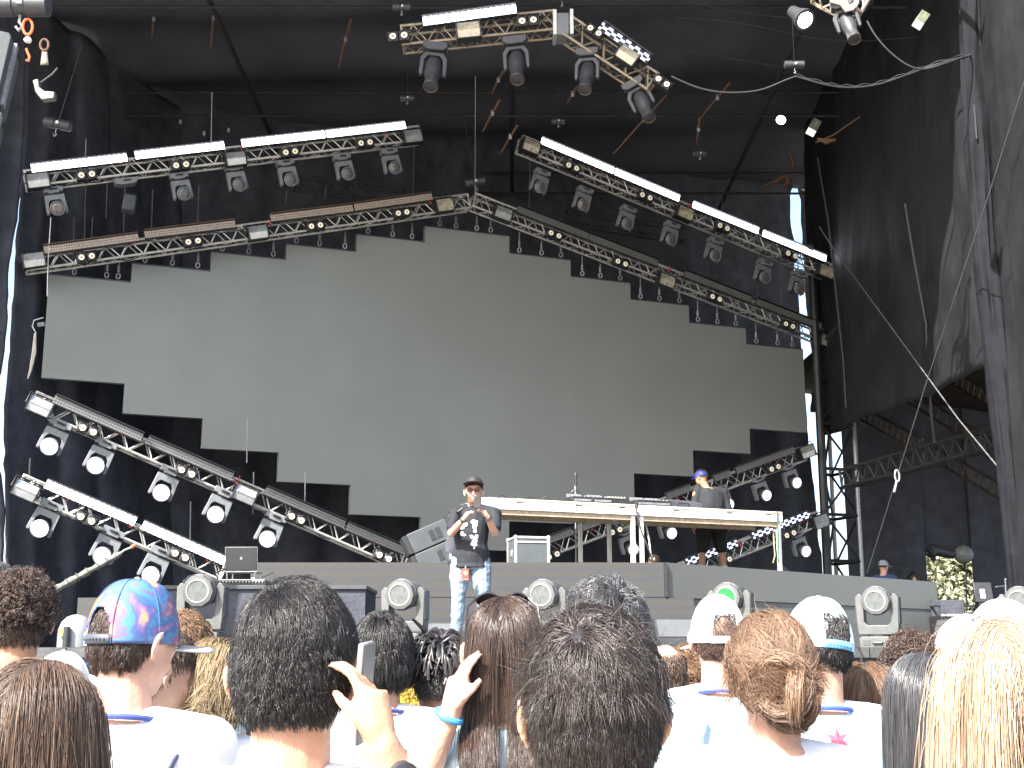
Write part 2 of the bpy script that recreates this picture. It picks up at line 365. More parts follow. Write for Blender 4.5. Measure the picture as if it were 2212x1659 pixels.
# ------------------------------------------------------------------ hedge / trees seen through the wing opening
leafm = bpy.data.materials.new('leaves'); leafm.use_nodes = True
_n = leafm.node_tree; _b = _n.nodes['Principled BSDF']; _o = _n.nodes.new('ShaderNodeObjectInfo'); _g = _n.nodes.new('ShaderNodeNewGeometry')
_r = _n.nodes.new('ShaderNodeValToRGB'); _r.color_ramp.elements[0].color = (.09, .11, .05, 1); _r.color_ramp.elements[1].color = (.42, .42, .28, 1)
_n.links.new(_g.outputs['Random Per Island'], _r.inputs[0]); _n.links.new(_r.outputs[0], _b.inputs['Base Color']); _b.inputs['Roughness'].default_value = .5
def tree(c, h, wr_, label, seed, nl=5000):
    rr = np.random.default_rng(seed); t = thing('tree', label, 'tree', Vector((c[0], c[1], 0)))
    mb = MB(); mb.tube([(c[0], c[1], 0), (c[0]+.1, c[1], h*.4), (c[0]-.1, c[1], h*.75)], [.28, .2, .08], 8)
    for i in range(9):
        a = i*2.4; z = h*(.25+.05*i); mb.tube([(c[0], c[1], z), (c[0]+math.cos(a)*wr_*.4, c[1]+math.sin(a)*wr_*.4, z+h*.12), (c[0]+math.cos(a)*wr_*.75, c[1]+math.sin(a)*wr_*.75, z+h*.2)], [.1, .06, .02], 6)
    mb.build('trunk', mat('bark', (.08, .06, .045), .9, 0, .3), t, True)
    nc = 70; cc = rr.normal(size=(nc, 3)); cc /= np.linalg.norm(cc, axis=1)[:, None]; cc *= rr.uniform(.5, 1, (nc, 1))
    cc = cc*np.array([wr_, wr_, h*.46])+np.array([c[0], c[1], h*.52])
    k = rr.integers(0, nc, nl); p = cc[k]+rr.normal(size=(nl, 3))*np.array([.5, .5, .4])
    a = rr.normal(size=(nl, 3)); a /= np.linalg.norm(a, axis=1)[:, None]; b = np.cross(a, rr.normal(size=(nl, 3))); b /= np.linalg.norm(b, axis=1)[:, None]
    s = rr.uniform(.07, .15, (nl, 1)); V = np.stack([p-a*s, p+b*s*.5, p+a*s, p-b*s*.5], 1).reshape(-1, 3)
    mb = MB(); mb.v = [tuple(v) for v in V]; mb.f = [(4*i, 4*i+1, 4*i+2, 4*i+3) for i in range(nl)]; mb.mi = [0]*nl
    mb.build('crown', leafm, t, True, smooth=False)
_p = FY(2040, 1250, 48)
tree((_p.x-.9, 46), 9, 1.5, 'leafy green tree behind the stage, left in the wing opening', 1, 9000)
tree((_p.x+.8, 48), 9, 2.0, 'leafy green tree behind the stage, right in the wing opening', 2, 9000)
tree((_p.x-.3, 45), 6.5, 1.5, 'low leafy tree behind the stage, middle of the wing opening', 3, 9000)
# ------------------------------------------------------------------ video wall
scr = mat('screen_panel', (.235, .24, .222), .6, 0, .03, 1.2, 0, 40, .2)
_n = scr.node_tree; _b = _n.nodes['Principled BSDF']; _tc = _n.nodes.new('ShaderNodeTexCoord')
_br = _n.nodes.new('ShaderNodeTexBrick'); _br.offset = 0; _br.inputs['Scale'].default_value = 1; _br.inputs['Brick Width'].default_value = .45; _br.inputs['Row Height'].default_value = .34
_br.inputs['Mortar Size'].default_value = .0022; _br.inputs['Color1'].default_value = (.232, .250, .238, 1); _br.inputs['Color2'].default_value = (.235, .253, .241, 1); _br.inputs['Mortar'].default_value = (.215, .232, .221, 1)
_mp = _n.nodes.new('ShaderNodeMapping'); _mp.inputs['Rotation'].default_value = (R(-90), 0, 0)
_n.links.new(_tc.outputs['Object'], _mp.inputs[0]); _n.links.new(_mp.outputs[0], _br.inputs['Vector'])
_nz = _n.nodes.new('ShaderNodeTexNoise'); _nz.inputs['Scale'].default_value = .7; _nz.inputs['Detail'].default_value = 8; _n.links.new(_tc.outputs['Object'], _nz.inputs['Vector'])
_mr = _n.nodes.new('ShaderNodeMapRange'); _mr.inputs[3].default_value = .88; _mr.inputs[4].default_value = 1.12; _n.links.new(_nz.outputs[0], _mr.inputs[0])
_vm = _n.nodes.new('ShaderNodeVectorMath'); _vm.operation = 'SCALE'; _n.links.new(_br.outputs['Color'], _vm.inputs[0]); _n.links.new(_mr.outputs[0], _vm.inputs['Scale']); _n.links.new(_vm.outputs[0], _b.inputs['Base Color'])
scre = mat('screen_edge', (.05, .055, .065), .5)
xb = [(96.5, 104), (281, 263), (453, 433), (616.5, 598), (769, 754), (917, 903), (1099.5, 1097.5), (1233, 1239), (1363, 1371), (1490, 1500), (1613.5, 1623), (1735, 1742)]
yt = [602, 578, 553, 536, 515, 500, 555, 605, 654, 704, 750]
yb = [823, 899, 973.5, 1044.5, 1114.5, 1187, 1128.5, 1078, 1025.5, 976, 929.5]
org = PT(1106, 800, 0); wl = thing('video_wall', 'huge switched-off grey video wall with stepped edges', 'screen', frame(org, UX, away=AW))
M0i = wmat(wl).inverted()
def loc(px, py, off=0): return M0i @ PT(px, py, off)
bx = []
xt_ = [(105, 700), (281.5, 640), (453, 620), (616.5, 600), (769, 600), (917, 600), (1100, 600), (1233, 620), (1363, 700), (1490, 740), (1614, 800), (1737, 800)]
for i in range(12): bx.append(loc(*xt_[i]).x)
xl_ = [(98, 700), (272, 760)]
bx[0] = loc(97, 720).x
dev = 0
for i in range(11):
    xm = (xt_[i][0]+xt_[min(i+1, 11)][0])/2
    zt = loc(xm, yt[i]).z; zb_ = loc(xm, yb[i]).z
    y0 = .0 if i % 2 else .001
    MB().box(((bx[i]+bx[i+1])/2, .06+y0, (zt+zb_)/2), (bx[i+1]-bx[i]+.004, .12, zt-zb_)).build('panel_column', scr, wl, smooth=False)
    MB().box(((bx[i]+bx[i+1])/2, .05, zt+.016), (bx[i+1]-bx[i]-.004, .07, .03)).build('top_rail', scre, wl, smooth=False)
# hangers between the truss above and the screen
def hanger_proto(L):
    mb = MB(); mb.tube([(0, 0, 0), (0, 0, L)], .011, 5)
    mb.tube([(0, 0, .12), (0, 0, .22)], .022, 6)
    return mb
hi = 0
hang = [(0, (160, 230, 255)), (1, (313, 372, 427)), (2, (480, 537, 590)), (3, (640, 690, 745)), (4, (795, 848, 890)), (5, (950, 985, 1030, 1060)), (6, (1122, 1170, 1212)), (7, (1258, 1297, 1340)), (8, (1384, 1425, 1468)), (9, (1508, 1550, 1590)), (10, (1634, 1680, 1712))]
total = sum(len(a[1]) for a in hang)
for ci, xs in hang:
    xs_ = xt_[ci][0], xt_[ci+1][0]
    for x in xs:
        yy = (yt[ci]+(12/150)*(x-(xs_[0]+xs_[1])/2)*.9)
        p = PT(x, yy, .05); zt = loc((xs_[0]+xs_[1])/2, yt[ci]).z+org.z; p.z = zt+.03
        # height of the truss above this point
        if x < 1020: ty = 550-.137*(x-50)+28
        else: ty = 416+.388*(x-1025)+30
        q = PT(x, ty, -.4); L = max(.12, q.z-p.z-.02)
        q_ = thing('screen_hanger', '%s steel hanger from the left holding the top of the video wall' % ORD[min(hi, 25)] if hi < 26 else '%s steel hanger from the right holding the top of the video wall' % ORD[total-1-hi], 'hanger', p, group='hangers above the video wall'); hi += 1
        mb = MB(); mb.tube([(0, 0, .15), (0, 0, L)], .012, 5); mb.build('rod', steel, q_)
        mb = MB(); mb.tube([(0, 0, .15), (0, 0, .26)], .026, 6)
        mb.tube([(math.cos(a)*.035, 0, .08+math.sin(a)*.05) for a in [k*math.pi/5 for k in range(11)]], .014, 5); mb.build('shackle', steel, q_)
        if L > .5:
            q_['kind'] = ''
            del q_['kind']
# ------------------------------------------------------------------ fixtures (local: hangs from z=0, looks along -y)
def wash_proto(lm, tilt):
    t = thing('wash_light', 'x', 'stage light')
    mb = MB(); mb.prism([(-.165, -.01), (.165, -.01), (.165, -.10), (.10, -.10), (.085, -.125), (-.085, -.125), (-.10, -.10), (-.165, -.10)], -.09, .11); mb.build('base', grey_f, t, bevel=.006)
    mb = MB(); mb.tube([(-.06, -.098, -.055), (-.04, -.108, -.055), (.04, -.108, -.055), (.06, -.098, -.055)], .014, 8); mb.build('handle', blk, t)
    mb = MB(); mb.tube([(0, 0.02, -.12), (0, .02, -.15)], .07, 12); mb.build('pivot', blk, t)
    yk = [(-.17, -.145), (.17, -.145), (.185, -.48), (.165, -.50), (.135, -.49), (.125, -.30), (.085, -.245), (-.085, -.245), (-.125, -.30), (-.135, -.49), (-.165, -.50), (-.185, -.48)]
    mb = MB(); mb.prism(yk, -.05, .07); mb.build('yoke', grey_f, t, bevel=.006)
    Mh = Matrix.Translation((0, -.02, -.41)) @ Matrix.Rotation(R(90+tilt), 4, 'X')
    h = MB().lathe([(.02, -.20), (.09, -.19), (.112, -.14), (.115, .0), (.112, .10), (.118, .12)], Mh, 22).build('head', grey_d, t)
    MB().lathe([(.118, .10), (.130, .105), (.134, .15), (.118, .165), (.108, .15)], Mh, 28, cap=False).build('bezel', grey_f, h)
    if lm is None:
        return t
    MB().lathe([(.0001, .165), (.05, .162), (.09, .155), (.116, .142)][::-1], Mh, 28).build('lens', lm, h)
    MB().lathe([(.045, .162), (.048, .168), (.052, .162)], Mh, 20, cap=False).build('inner_ring', lens_d if lm not in (lens_w, lens_wd) else lm, h)
    return t
def lens_local(tilt): return Matrix.Translation((0, -.02, -.41)) @ Matrix.Rotation(R(90+tilt), 4, 'X') @ Vector((0, 0, .14))
TILT = 14
protos = {'lit': wash_proto(lens_w, TILT), 'soft': wash_proto(lens_wd, TILT), 'off': wash_proto(lens_g, TILT), 'dim': wash_proto(lens_d, TILT)}
def flood_proto(rm):
    t = thing('strobe_light', 'x', 'stage light')
    mb = MB(); mb.prism([(-.185, -.13), (.185, -.13), (.185, .13), (-.185, .13)], -.02, .16); mb.build('housing', blk, t, bevel=.006)
    mb = MB()
    mb.add([(-.165, -.022, .115), (.165, -.022, .115), (.165, -.055, 0), (-.165, -.055, 0), (-.165, -.022, -.115), (.165, -.022, -.115)], [(0, 1, 2, 3), (3, 2, 5, 4)])
    mb.tube([(-.16, -.057, 0), (.16, -.057, 0)], .008, 6); mb.build('reflector', rm, t, smooth=False)
    for s_ in (-1, 1): MB().box((s_*.175, -.03, 0), (.02, .05, .26)).build('side_plate', blk, t)
    MB().tube([(-.19, .07, 0), (-.22, .07, .0), (-.22, .07, .17), (.22, .07, .17), (.22, .07, 0), (.19, .07, 0)], .012, 6).build('bracket', blk, t)
    return t
protos['cream'] = flood_proto(cream); protos['silver'] = flood_proto(silverr)
def blinder_proto():
    t = thing('blinder_light', 'x', 'stage light')
    for s in (-1, 1):
        h = MB().box((s*.105, .06, 0), (.19, .15, .19)).build('housing', blk, t, bevel=.012)
        MB().lathe([(.085, -.02), (.088, -.01), (.080, 0), (.062, .012)], Matrix.Translation((s*.105, -.02, 0)) @ Matrix.Rotation(R(90), 4, 'X'), 20, cap=False).build('rim', blk, h)
        MB().lathe([(.066, 0.006), (.05, .004), (.0001, -.0)], Matrix.Translation((s*.105, -.02, 0)) @ Matrix.Rotation(R(90), 4, 'X'), 20).build('lamp', bulb, h)
        MB().lathe([(.022, 0.012), (.018, .022), (.0001, .024)], Matrix.Translation((s*.105, -.02, 0)) @ Matrix.Rotation(R(90), 4, 'X'), 12).build('filament_cap', mat('cap_brown', (.35, .22, .12), .4), h)
    MB().tube([(-.2, .06, 0), (-.225, .06, 0), (-.225, .06, .13), (.225, .06, .13), (.225, .06, 0), (.2, .06, 0)], .01, 6).build('bracket', blk, t)
    return t
protos['blinder'] = blinder_proto()
def led_proto(kind, L):
    t = thing('led_bar', 'x', 'light bar')
    MB().box((L/2, .03, 0), (L, .09, .15)).build('housing', blk if kind in ('on', 'soft') else grey_d, t, bevel=.004)
    MB().box((L/2, .0, .083), (L, .13, .016)).build('hood', mat('bar_hood', (.10, .055, .035), .5, 0, .3) if kind == 'cream' else blk, t)
    cm = {'on': led_on, 'soft': led_soft, 'cream': led_off, 'grey': led_grey}[kind]
    mb = MB(); n = int(round(L/.085)); st = L/n
    if kind in ('on', 'soft', 'cream', 'grey'):
        for i in range(n):
            x = (i+.5)*st
            if kind == 'on':
                mb.box((x, -.022, 0), (st*.80, .012, .13))
            else:
                for zi, zz in enumerate((-.042, 0, .042)):
                    for xx in (-.25, .25):
                        if kind == 'soft' and (zi+(xx > 0)+i) % 2: continue
                        mb.box((x+xx*st, -.022, zz), (st*.42, .012, .034))
    mb.build('diode_cells', cm, t, smooth=False)
    return t
led_cache = {}
def led(pa, pb, kind, off, label, group='light bars on the trusses', away=AW, conv=None):
    P_ = conv or (lambda x, y: PT(x, y, off))
    A = P_(*pa); B = P_(*pb); L = (B-A).length; key = (kind, round(L, 2))
    if key not in led_cache: led_cache[key] = led_proto(kind, L)
    return dup(led_cache[key], frame(A, B-A, away=away), label, group)
# truss runs ----------------------------------------------------------
def run(name_, A, B, off, conv=None, away=AW, mats=None, size=.27, label=None):
    P_ = conv or (lambda x, y: PT(x, y, off))
    a, b = P_(*A), P_(*B)
    t = thing('lighting_truss', label or ('silver lattice lighting truss, the '+name_), 'truss', frame(a, b-a, away=away), group='lighting trusses')
    M, L = lattice(t, a, b, away, size, .022, .0115, .40, mats)
    rr_ = random.Random(int(A[0]*7+A[1])); pts = []; x = .05; k_ = 0
    while x < L-.1:
        w_ = rr_.uniform(.28, .6); dp = rr_.uniform(.01, .07)
        for f in (0, .25, .5, .75): pts.append(M @ Vector((min(L, x+w_*f), size*.45+.05*math.sin(k_), -size*.92-dp*math.sin(f*math.pi))))
        x += w_; k_ += 1
    mb = MB(); mb.tube(pts, .011, 5); mb.build('cable', cable_m, t, True)
    pts = []; x = .1
    while x < L-.1:
        w_ = rr_.uniform(.2, .5); dp = rr_.uniform(-.02, .06)
        for f in (0, .33, .66): pts.append(M @ Vector((x+w_*f, -.03, -.06-dp*math.sin(f*math.pi)-.03*rr_.random())))
        x += w_
    mb = MB(); mb.tube(pts, .008, 5); mb.build('cable', cable_m, t, True)
    return M
def hangfix(kind, px, py, M, off, label, group, conv=None, sc=1.0, lloc=None, extra=None):
    """place a copy of a fixture so its key point lands at the given place, rotated with its truss"""
    P_ = conv or (lambda x, y: PT(x, y, off))
    Rm = M.to_3x3().to_4x4()
    if extra is not None: Rm = Rm @ extra
    l = lloc if lloc is not None else Vector((0, 0, 0))
    p = P_(px, py) - (Rm @ Matrix.Scale(sc, 4) @ l)
    X = Matrix.Translation(p) @ Rm @ Matrix.Scale(sc, 4)
    return dup(protos[kind], X, label, group)
G_W, G_S, G_B = 'moving wash lights hanging from the trusses', 'strobe floodlights on the trusses', 'two-lamp blinder lights on the trusses'
LL = lens_local(TILT)
RUNS = [
 dict(n='upper left truss', A=(50, 369), B=(905, 272), off=-1.3, led='on', bars=[((67, 365), (275, 341)), ((291, 337), (485, 315)), ((521, 311), (702, 291)), ((704, 291), (876, 271))],
      fl=[(82, 390, 'silver'), (509, 343, 'silver'), (891, 294, 'silver')], bl=[(209/1.0-22, 378), (391, 357), (627, 329), (789, 309)],
      wa=[(125, 450, 'dim'), (398, 418, 'off'), (518, 399, 'off'), (629, 388, 'off'), (752, 375, 'off'), (854, 362, 'dim')]),
 dict(n='left truss along the screen top', A=(50, 551), B=(1012, 419), off=-.5, led='cream', bars=[((95, 541), (299, 513)), ((312, 508), (508, 484)), ((584, 472), (762, 450)), ((765, 449), (933, 425))],
      fl=[(73, 562, 'silver'), (557, 502, 'silver'), (960, 443, 'cream')], bl=[(187, 555), (417, 522), (682, 488), (869, 460)], wa=[]),
 dict(n='right truss along the screen top', A=(1027, 417), B=(1795, 716), off=-.5, led='grey', bars=[((1118, 452), (1270, 511)), ((1272, 512), (1420, 569)), ((1480, 592), (1622, 648)), ((1634, 652), (1773, 706))],
      fl=[(1087, 461, 'silver'), (1440, 606, 'cream'), (1787, 737, 'silver')], bl=[(1198, 507), (1342, 568), (1546, 644), (1704, 703)], wa=[]),
 dict(n='upper right truss', A=(1130, 293), B=(1797, 571), off=-1.3, led='on', bars=[((1168, 304), (1325, 370)), ((1327, 371), (1467, 430)), ((1495, 442), (1638, 500)), ((1646, 504), (1784, 560))],
      fl=[(1147, 316, 'cream'), (1480, 460, 'cream'), (1784, 586, 'cream')], bl=[(1236, 361), (1395, 425), (1562, 491), (1709, 551)],
      wa=[(1168, 404, 'off'), (1261, 442, 'dim'), (1356, 483, 'off'), (1451, 517, 'off'), (1546, 552, 'off'), (1653, 599, 'off'), (1728, 624, 'dim')]),
 dict(n='steep lower left truss', A=(78, 846), B=(886, 1197), off=-2.2, led='grey', bars=[((116, 862), (307, 946)), ((318, 951), (502, 1031)), ((573, 1060), (744, 1134)), ((749, 1137), (875, 1191))],
      fl=[(86, 878, 'silver'), (529, 1069, 'silver')], bl=[(190, 929), (403, 1020), (640, 1120), (829, 1203)],
      wa=[(107, 965, 'lit'), (207, 1006, 'lit'), (349, 1065, 'lit'), (466, 1112, 'lit'), (578, 1165, 'lit')]),
 dict(n='lowest left truss', A=(50, 1025), B=(494, 1219), off=-2.6, led='on', bars=[((98, 1045), (293, 1128)), ((307, 1134), (487, 1213))],
      fl=[(55, 1060, 'silver')], bl=[(186, 1121), (389, 1200)], wa=[(86, 1142, 'lit'), (221, 1201, 'lit'), (326, 1243, 'lit')]),
 dict(n='upper truss behind the table', A=(1130, 1190), B=(1733, 966), off=-.6, led='grey', bars=[((1179, 1169), (1235, 1148)), ((1241, 1146), (1330, 1113)), ((1441, 1072), (1492, 1053)), ((1543, 1034), (1577, 1022)), ((1590, 1017), (1715, 971))],
      fl=[(1743, 976, 'silver')], bl=[(1194, 1200), (1330, 1147), (1673, 1011)], wa=[(1451, 1152, 'soft'), (1368, 1187, 'soft'), (1575, 1090, 'soft'), (1656, 1070, 'soft'), (1721, 1043, 'soft')]),
 dict(n='lower truss behind the table', A=(1400, 1246), B=(1765, 1106), off=-1.2, led='soft', bars=[((1482, 1215), (1591, 1173)), ((1625, 1158), (1672, 1141)), ((1684, 1135), (1747, 1111))],
      fl=[(1773, 1127, 'silver')], bl=[(1567, 1211), (1706, 1154)], wa=[(1741, 1191, 'soft')]),
]
PARTYN = {'silver': 'silver strobe floodlight', 'cream': 'cream strobe floodlight'}
for q in RUNS:
    M = run(q['n'], q['A'], q['B'], q['off']); q['M'] = M
    for i, (a, b) in enumerate(q['bars']):
        led(a, b, q['led'], q['off']-.07, {'on': 'glowing white light bar', 'soft': 'dotted blue-white light bar', 'cream': 'switched-off cream light bar', 'grey': 'switched-off grey light bar'}[q['led']]+', %s from the left on the %s' % (ORD[i], q['n']))
    for i, (x, y, k_) in enumerate(sorted(q['fl'])):
        hangfix(k_, x, y, M, q['off']-.12, '%s, %s from the left on the %s' % (PARTYN[k_], ORD[i], q['n']), G_S)
    for i, (x, y) in enumerate(sorted(q['bl'])):
        hangfix('blinder', x, y, M, q['off']-.12, 'black twin blinder, %s from the left on the %s' % (ORD[i], q['n']), G_B, sc=.82)
    for i, (x, y, k_) in enumerate(sorted(q['wa'])):
        hangfix(k_, x, y, M, q['off']-.1, '%s wash light, %s from left under the %s' % ({'lit': 'glowing', 'soft': 'lit', 'off': 'unlit', 'dim': 'dark'}[k_], ORD[i], q['n']), G_W, lloc=LL, sc=q.get('ws', 1.05 if q['off'] < -2 else .93))
# wash light with its head missing on the upper left truss: base only
t = thing('wash_light', 'shaded wash light turned away under the upper left truss', 'stage light', None, G_W)
t.matrix_basis = Matrix.Translation(PT(272, 386, -1.3)) @ RUNS[0]['M'].to_3x3().to_4x4()
MB().prism([(-.20, -.01), (.20, -.01), (.17, -.09), (.10, -.12), (-.10, -.12), (-.20, -.09)], -.09, .11).build('base', grey_f, t, bevel=.006)
MB().tube([(-.06, -.098, -.055), (.06, -.098, -.055)], .014, 8).build('handle', blk, t)
MB().box((.12, .05, -.42), (.22, .25, .30), M=Matrix.Rotation(.35, 4, 'Y')).build('head', grey_d, t, bevel=.03)
# red cable clips on the trusses
ci = 0
for q in RUNS:
    M = q['M']; L = (PT(*q['B'], q['off'])-PT(*q['A'], q['off'])).length
    for f in (.22, .52, .9):
        c = thing('safety_clip', 'small red safety clip, %s from the left on the %s' % (ORD[(.22, .52, .9).index(f)], q['n']), 'clip', M @ Matrix.Translation((L*f, -.03, -.06)), 'red clips on the trusses')
        MB().box((0, 0, 0), (.035, .03, .07)).build('clip_body', red, c, bevel=.006); MB().tube([(0, 0, .03), (.02, .01, .09), (0, .02, .12)], .008, 5).build('clip_loop', red, c)
# ------------------------------------------------------------------ top centre truss with big spots
Y8 = 18.0
c8 = lambda x, y: FY(x, y, Y8)
AWY = Vector((0, 1, 0))
M8a = run('top centre truss', (864, 56), (1198, 22), 0, c8, AWY, (alu_old, alu_old), .30)
M8b = run('right arm of the top centre truss', (1236, 36), (1424, 160), 0, c8, AWY, (alu_old, alu_old), .30)
t = thing('truss_corner', 'grey metal corner block joining the two arms of the top centre truss', 'truss joint', c8(1216, 45), None)
MB().box((0, .15, -.05), (.19, .34, .36)).build('block', grey_f, t, bevel=.02); MB().box((.13, .15, -.02), (.05, .36, .40)).build('plate', alu, t)
MB().box((-.12, .15, -.03), (.05, .36, .40)).build('plate', alu, t)
led((913, 49), (1116, 21), 'on', 0, 'glowing white light bar on the top centre truss', conv=lambda x, y: FY(x, y-1, Y8-.1), away=AWY)
led((1297, 56), (1402, 131), 'soft', 0, 'dotted blue light bar on the right arm of the top centre truss', conv=lambda x, y: FY(x, y, Y8-.1), away=AWY)
hangfix('cream', 1012, 65, M8a, 0, 'strobe floodlight with cream reflector on the top centre truss', G_S, conv=lambda x, y: FY(x, y, Y8-.12))
hangfix('cream', 1355, 120, M8b, 0, 'strobe floodlight with cream reflector on the right arm of the top centre truss', G_S, conv=lambda x, y: FY(x, y, Y8-.12), sc=.9)
hangfix('blinder', 861, 78, M8a, 0, 'black twin blinder at the left end of the top centre truss', G_B, conv=lambda x, y: FY(x, y, Y8-.14), sc=.8)
hangfix('blinder', 1140, 45, M8a, 0, 'black twin blinder at the right end of the top centre truss', G_B, conv=lambda x, y: FY(x, y, Y8-.14), sc=.8)
hangfix('blinder', 1284, 67, M8b, 0, 'black twin blinder at the upper end of the right arm of the top centre truss', G_B, conv=lambda x, y: FY(x, y, Y8-.14), sc=.7)
hangfix('blinder', 1431, 177, M8b, 0, 'black twin blinder at the lower end of the right arm of the top centre truss', G_B, conv=lambda x, y: FY(x, y, Y8-.14), sc=.7)
def spot_proto():
    t = thing('spot_light', 'x', 'stage light')
    MB().prism([(-.20, 0), (.20, 0), (.20, -.10), (.12, -.15), (-.12, -.15), (-.20, -.10)], -.12, .12).build('base', grey_d, t, bevel=.015)
    MB().prism([(-.14, -.15), (.14, -.15), (.215, -.26), (.215, -.52), (.19, -.56), (.15, -.54), (.145, -.30), (.09, -.22), (-.09, -.22), (-.145, -.30), (-.15, -.54), (-.19, -.56), (-.215, -.52), (-.215, -.26)], -.05, .05).build('yoke', grey_d, t, bevel=.015)
    h = MB().lathe([(.05, -.28), (.115, -.25), (.13, -.12), (.13, .10), (.105, .18), (.108, .34), (.118, .36), (.118, .40), (.095, .41)], Matrix.Translation((0, 0, -.45)) @ Matrix.Rotation(R(180-28), 4, 'X'), 22).build('barrel', grey_d, t)
    Mh = Matrix.Translation((0, 0, -.45)) @ Matrix.Rotation(R(180-28), 4, 'X')
    MB().lathe([(.10, .405), (.115, .415), (.118, .41)], Mh, 24, cap=False).build('lens_rim', mat('rim_rust', (.12, .08, .06), .3, .3), h)
    MB().lathe([(.098, .40), (.06, .385), (.0001, .38)], Mh, 24).build('lens', lens_d, h)
    return t
protos['spot'] = spot_proto()
for i, (x, y, m_, ex) in enumerate(((941, 95, M8a, 0), (1112, 82, M8a, 0), (1270, 108, M8b, -25), (1365, 175, M8b, -10))):
    X = Matrix.Translation(FY(x, y, Y8+.1)) @ Matrix.Rotation(R((5, -4, 2, -24)[i]), 4, 'Y') @ Matrix.Rotation(R((4, -6, -14, -20)[i]), 4, 'Z') @ Matrix.Scale((.95, .93, .88, .85)[i], 4)
    dup(protos['spot'], X, 'dark moving spotlight, %s from the left under the top centre truss' % ORD[i], 'moving spotlights under the top trusses')
# top right corner: truss end, spot, flood lamps
ctr = lambda x, y: FY(x, y, 15)
t = thing('lighting_truss', 'worn truss end cut by the top picture edge, at the right', 'truss', ctr(1850, -5))
lattice(t, ctr(1795, -75), ctr(1893, -22), AWY, .36, .022, .012, .3, (alu_old, alu_old))
t = thing('truss_end_plate', 'worn plate bolted to the truss end at the top right', 'truss joint', ctr(1800, 10))
MB().prism([(-.06, .1), (.28, .1), (.30, -.03), (.22, -.13), (.12, -.15), (.06, -.06), (-.06, -.02)], -.1, -.06).build('plate', alu_old, t, bevel=.006)
X = Matrix.Translation(ctr(1816, 4)) @ Matrix.Rotation(R(-14), 4, 'Y') @ Matrix.Rotation(R(-14), 4, 'Z') @ Matrix.Scale(.72, 4)
dup(protos['spot'], X, 'dark moving spotlight under the worn truss end at the top right', 'moving spotlights under the top trusses')
for (x, y, Y, rz, sc_, lit, la) in ((1733, 39, 15.5, -25, 1.3, True, 'glowing white work lamp under the roof at the top right'), (1989, 44, 14.5, 35, .8, False, 'box floodlight with a row of holes at the top right'), (1757, 276, 20, 30, 1.0, False, 'box floodlight with a row of holes right of the bright roof hole')):
    t = thing('work_lamp', la, 'floodlight', Matrix.Translation(FY(x, y, Y)) @ Matrix.Rotation(R(rz), 4, 'Y') @ Matrix.Rotation(R(-15), 4, 'X') @ Matrix.Scale(sc_, 4), None)
    if lit:
        h = MB().lathe([(.03, .22), (.06, .2), (.07, .1), (.105, -.02), (.11, -.06)], Matrix.Rotation(R(-25), 4, 'X'), 20).build('shade', grey_d, t)
        MB().lathe([(.0001, -.075), (.06, -.07), (.10, -.05)], Matrix.Rotation(R(-25), 4, 'X'), 20).build('bulb', mat('lamp_strong', (1, 1, 1), .3, 0, 0, emit=(1, 1, .96), estr=8), t)
    else:
        h = MB().box((0, 0, .02), (.15, .14, .24)).build('housing', mat('olive_metal', (.12, .13, .09), .5, .2, .3), t, bevel=.01)
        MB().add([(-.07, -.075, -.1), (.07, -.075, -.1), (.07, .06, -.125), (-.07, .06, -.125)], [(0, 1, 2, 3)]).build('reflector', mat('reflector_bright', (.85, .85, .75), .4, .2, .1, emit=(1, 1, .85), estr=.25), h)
        mb = MB()
        for k_ in range(3): mb.box((0, -.071, .02+k_*.045), (.016, .01, .02))
        mb.build('vent_holes', mat('vent_yellow', (.4, .38, .15), .5), h)
# ------------------------------------------------------------------ ropes, straps, cables, motors
def line(name, label, pts, r, m, cat, Y=None, n=6, group=None):
    P = [Vector(p) if len(p) == 3 and Y is None else FY(p[0], p[1], Y if Y else p[2]) for p in pts]
    mb = MB(); mb.tube(P, r, n); o = mb.build(name, m, None)
    return tag(o, label, cat, group)
def px3(*pts): return [(p[0], p[1], p[2]) for p in pts]
def ropef(name, label, pts, r, m, cat, group=None, n=6):
    mb = MB(); mb.tube([FY(*p) for p in pts], r, n); return tag(mb.build(name, m, None), label, cat, group)
ropef('guy_rope', 'steel guy rope falling from the screen corner to the lower right column', [(1770, 490, 25), (1803, 540, 24.4), (2070, 905, 18.5), (2170, 1026, 16.9)], .010, rope_m, 'rope')
ropef('guy_rope', 'steel guy rope rising from the riser to the upper right picture edge', [(1873, 1238, 22), (1938, 1030, 20), (2000, 830, 18.3), (2130, 440, 15.5), (2215, 170, 14)], .008, rope_m, 'rope')
t = thing('turnbuckle', 'steel turnbuckle halfway along the rising guy rope', 'turnbuckle', FY(1938, 1028, 19.9))
MB().tube([(math.cos(a)*.035, 0, math.sin(a)*.09) for a in [k*math.pi/8 for k in range(17)]], .014, 6).build('body', steel, t); MB().tube([(-.01, 0, -.08), (-.06, 0, -.25)], .018, 6).build('hook', steel, t)
ropef('rigging_rope', 'dark rope running down the tarp right of the bright slit', [(1766, 340, 25.5), (1790, 480, 25.2), (1808, 650, 25), (1822, 780, 25), (1828, 880, 25)], .022, mat('rope_dark', (.05, .05, .052), .7), 'rope')
ropef('rigging_rope', 'dark rope running down the middle of the tarp to the wing beam', [(1955, 440, 20), (1975, 560, 20), (2001, 700, 20), (2004, 800, 20.5), (2012, 900, 21), (2018, 955, 21.5)], .02, MATS['rope_dark'], 'rope')
ropef('hoist_chain', 'grey chain hanging from the roof to the peak of the screen truss', [(1027, 165, 22), (1026, 420, 24)], .009, steel, 'chain')
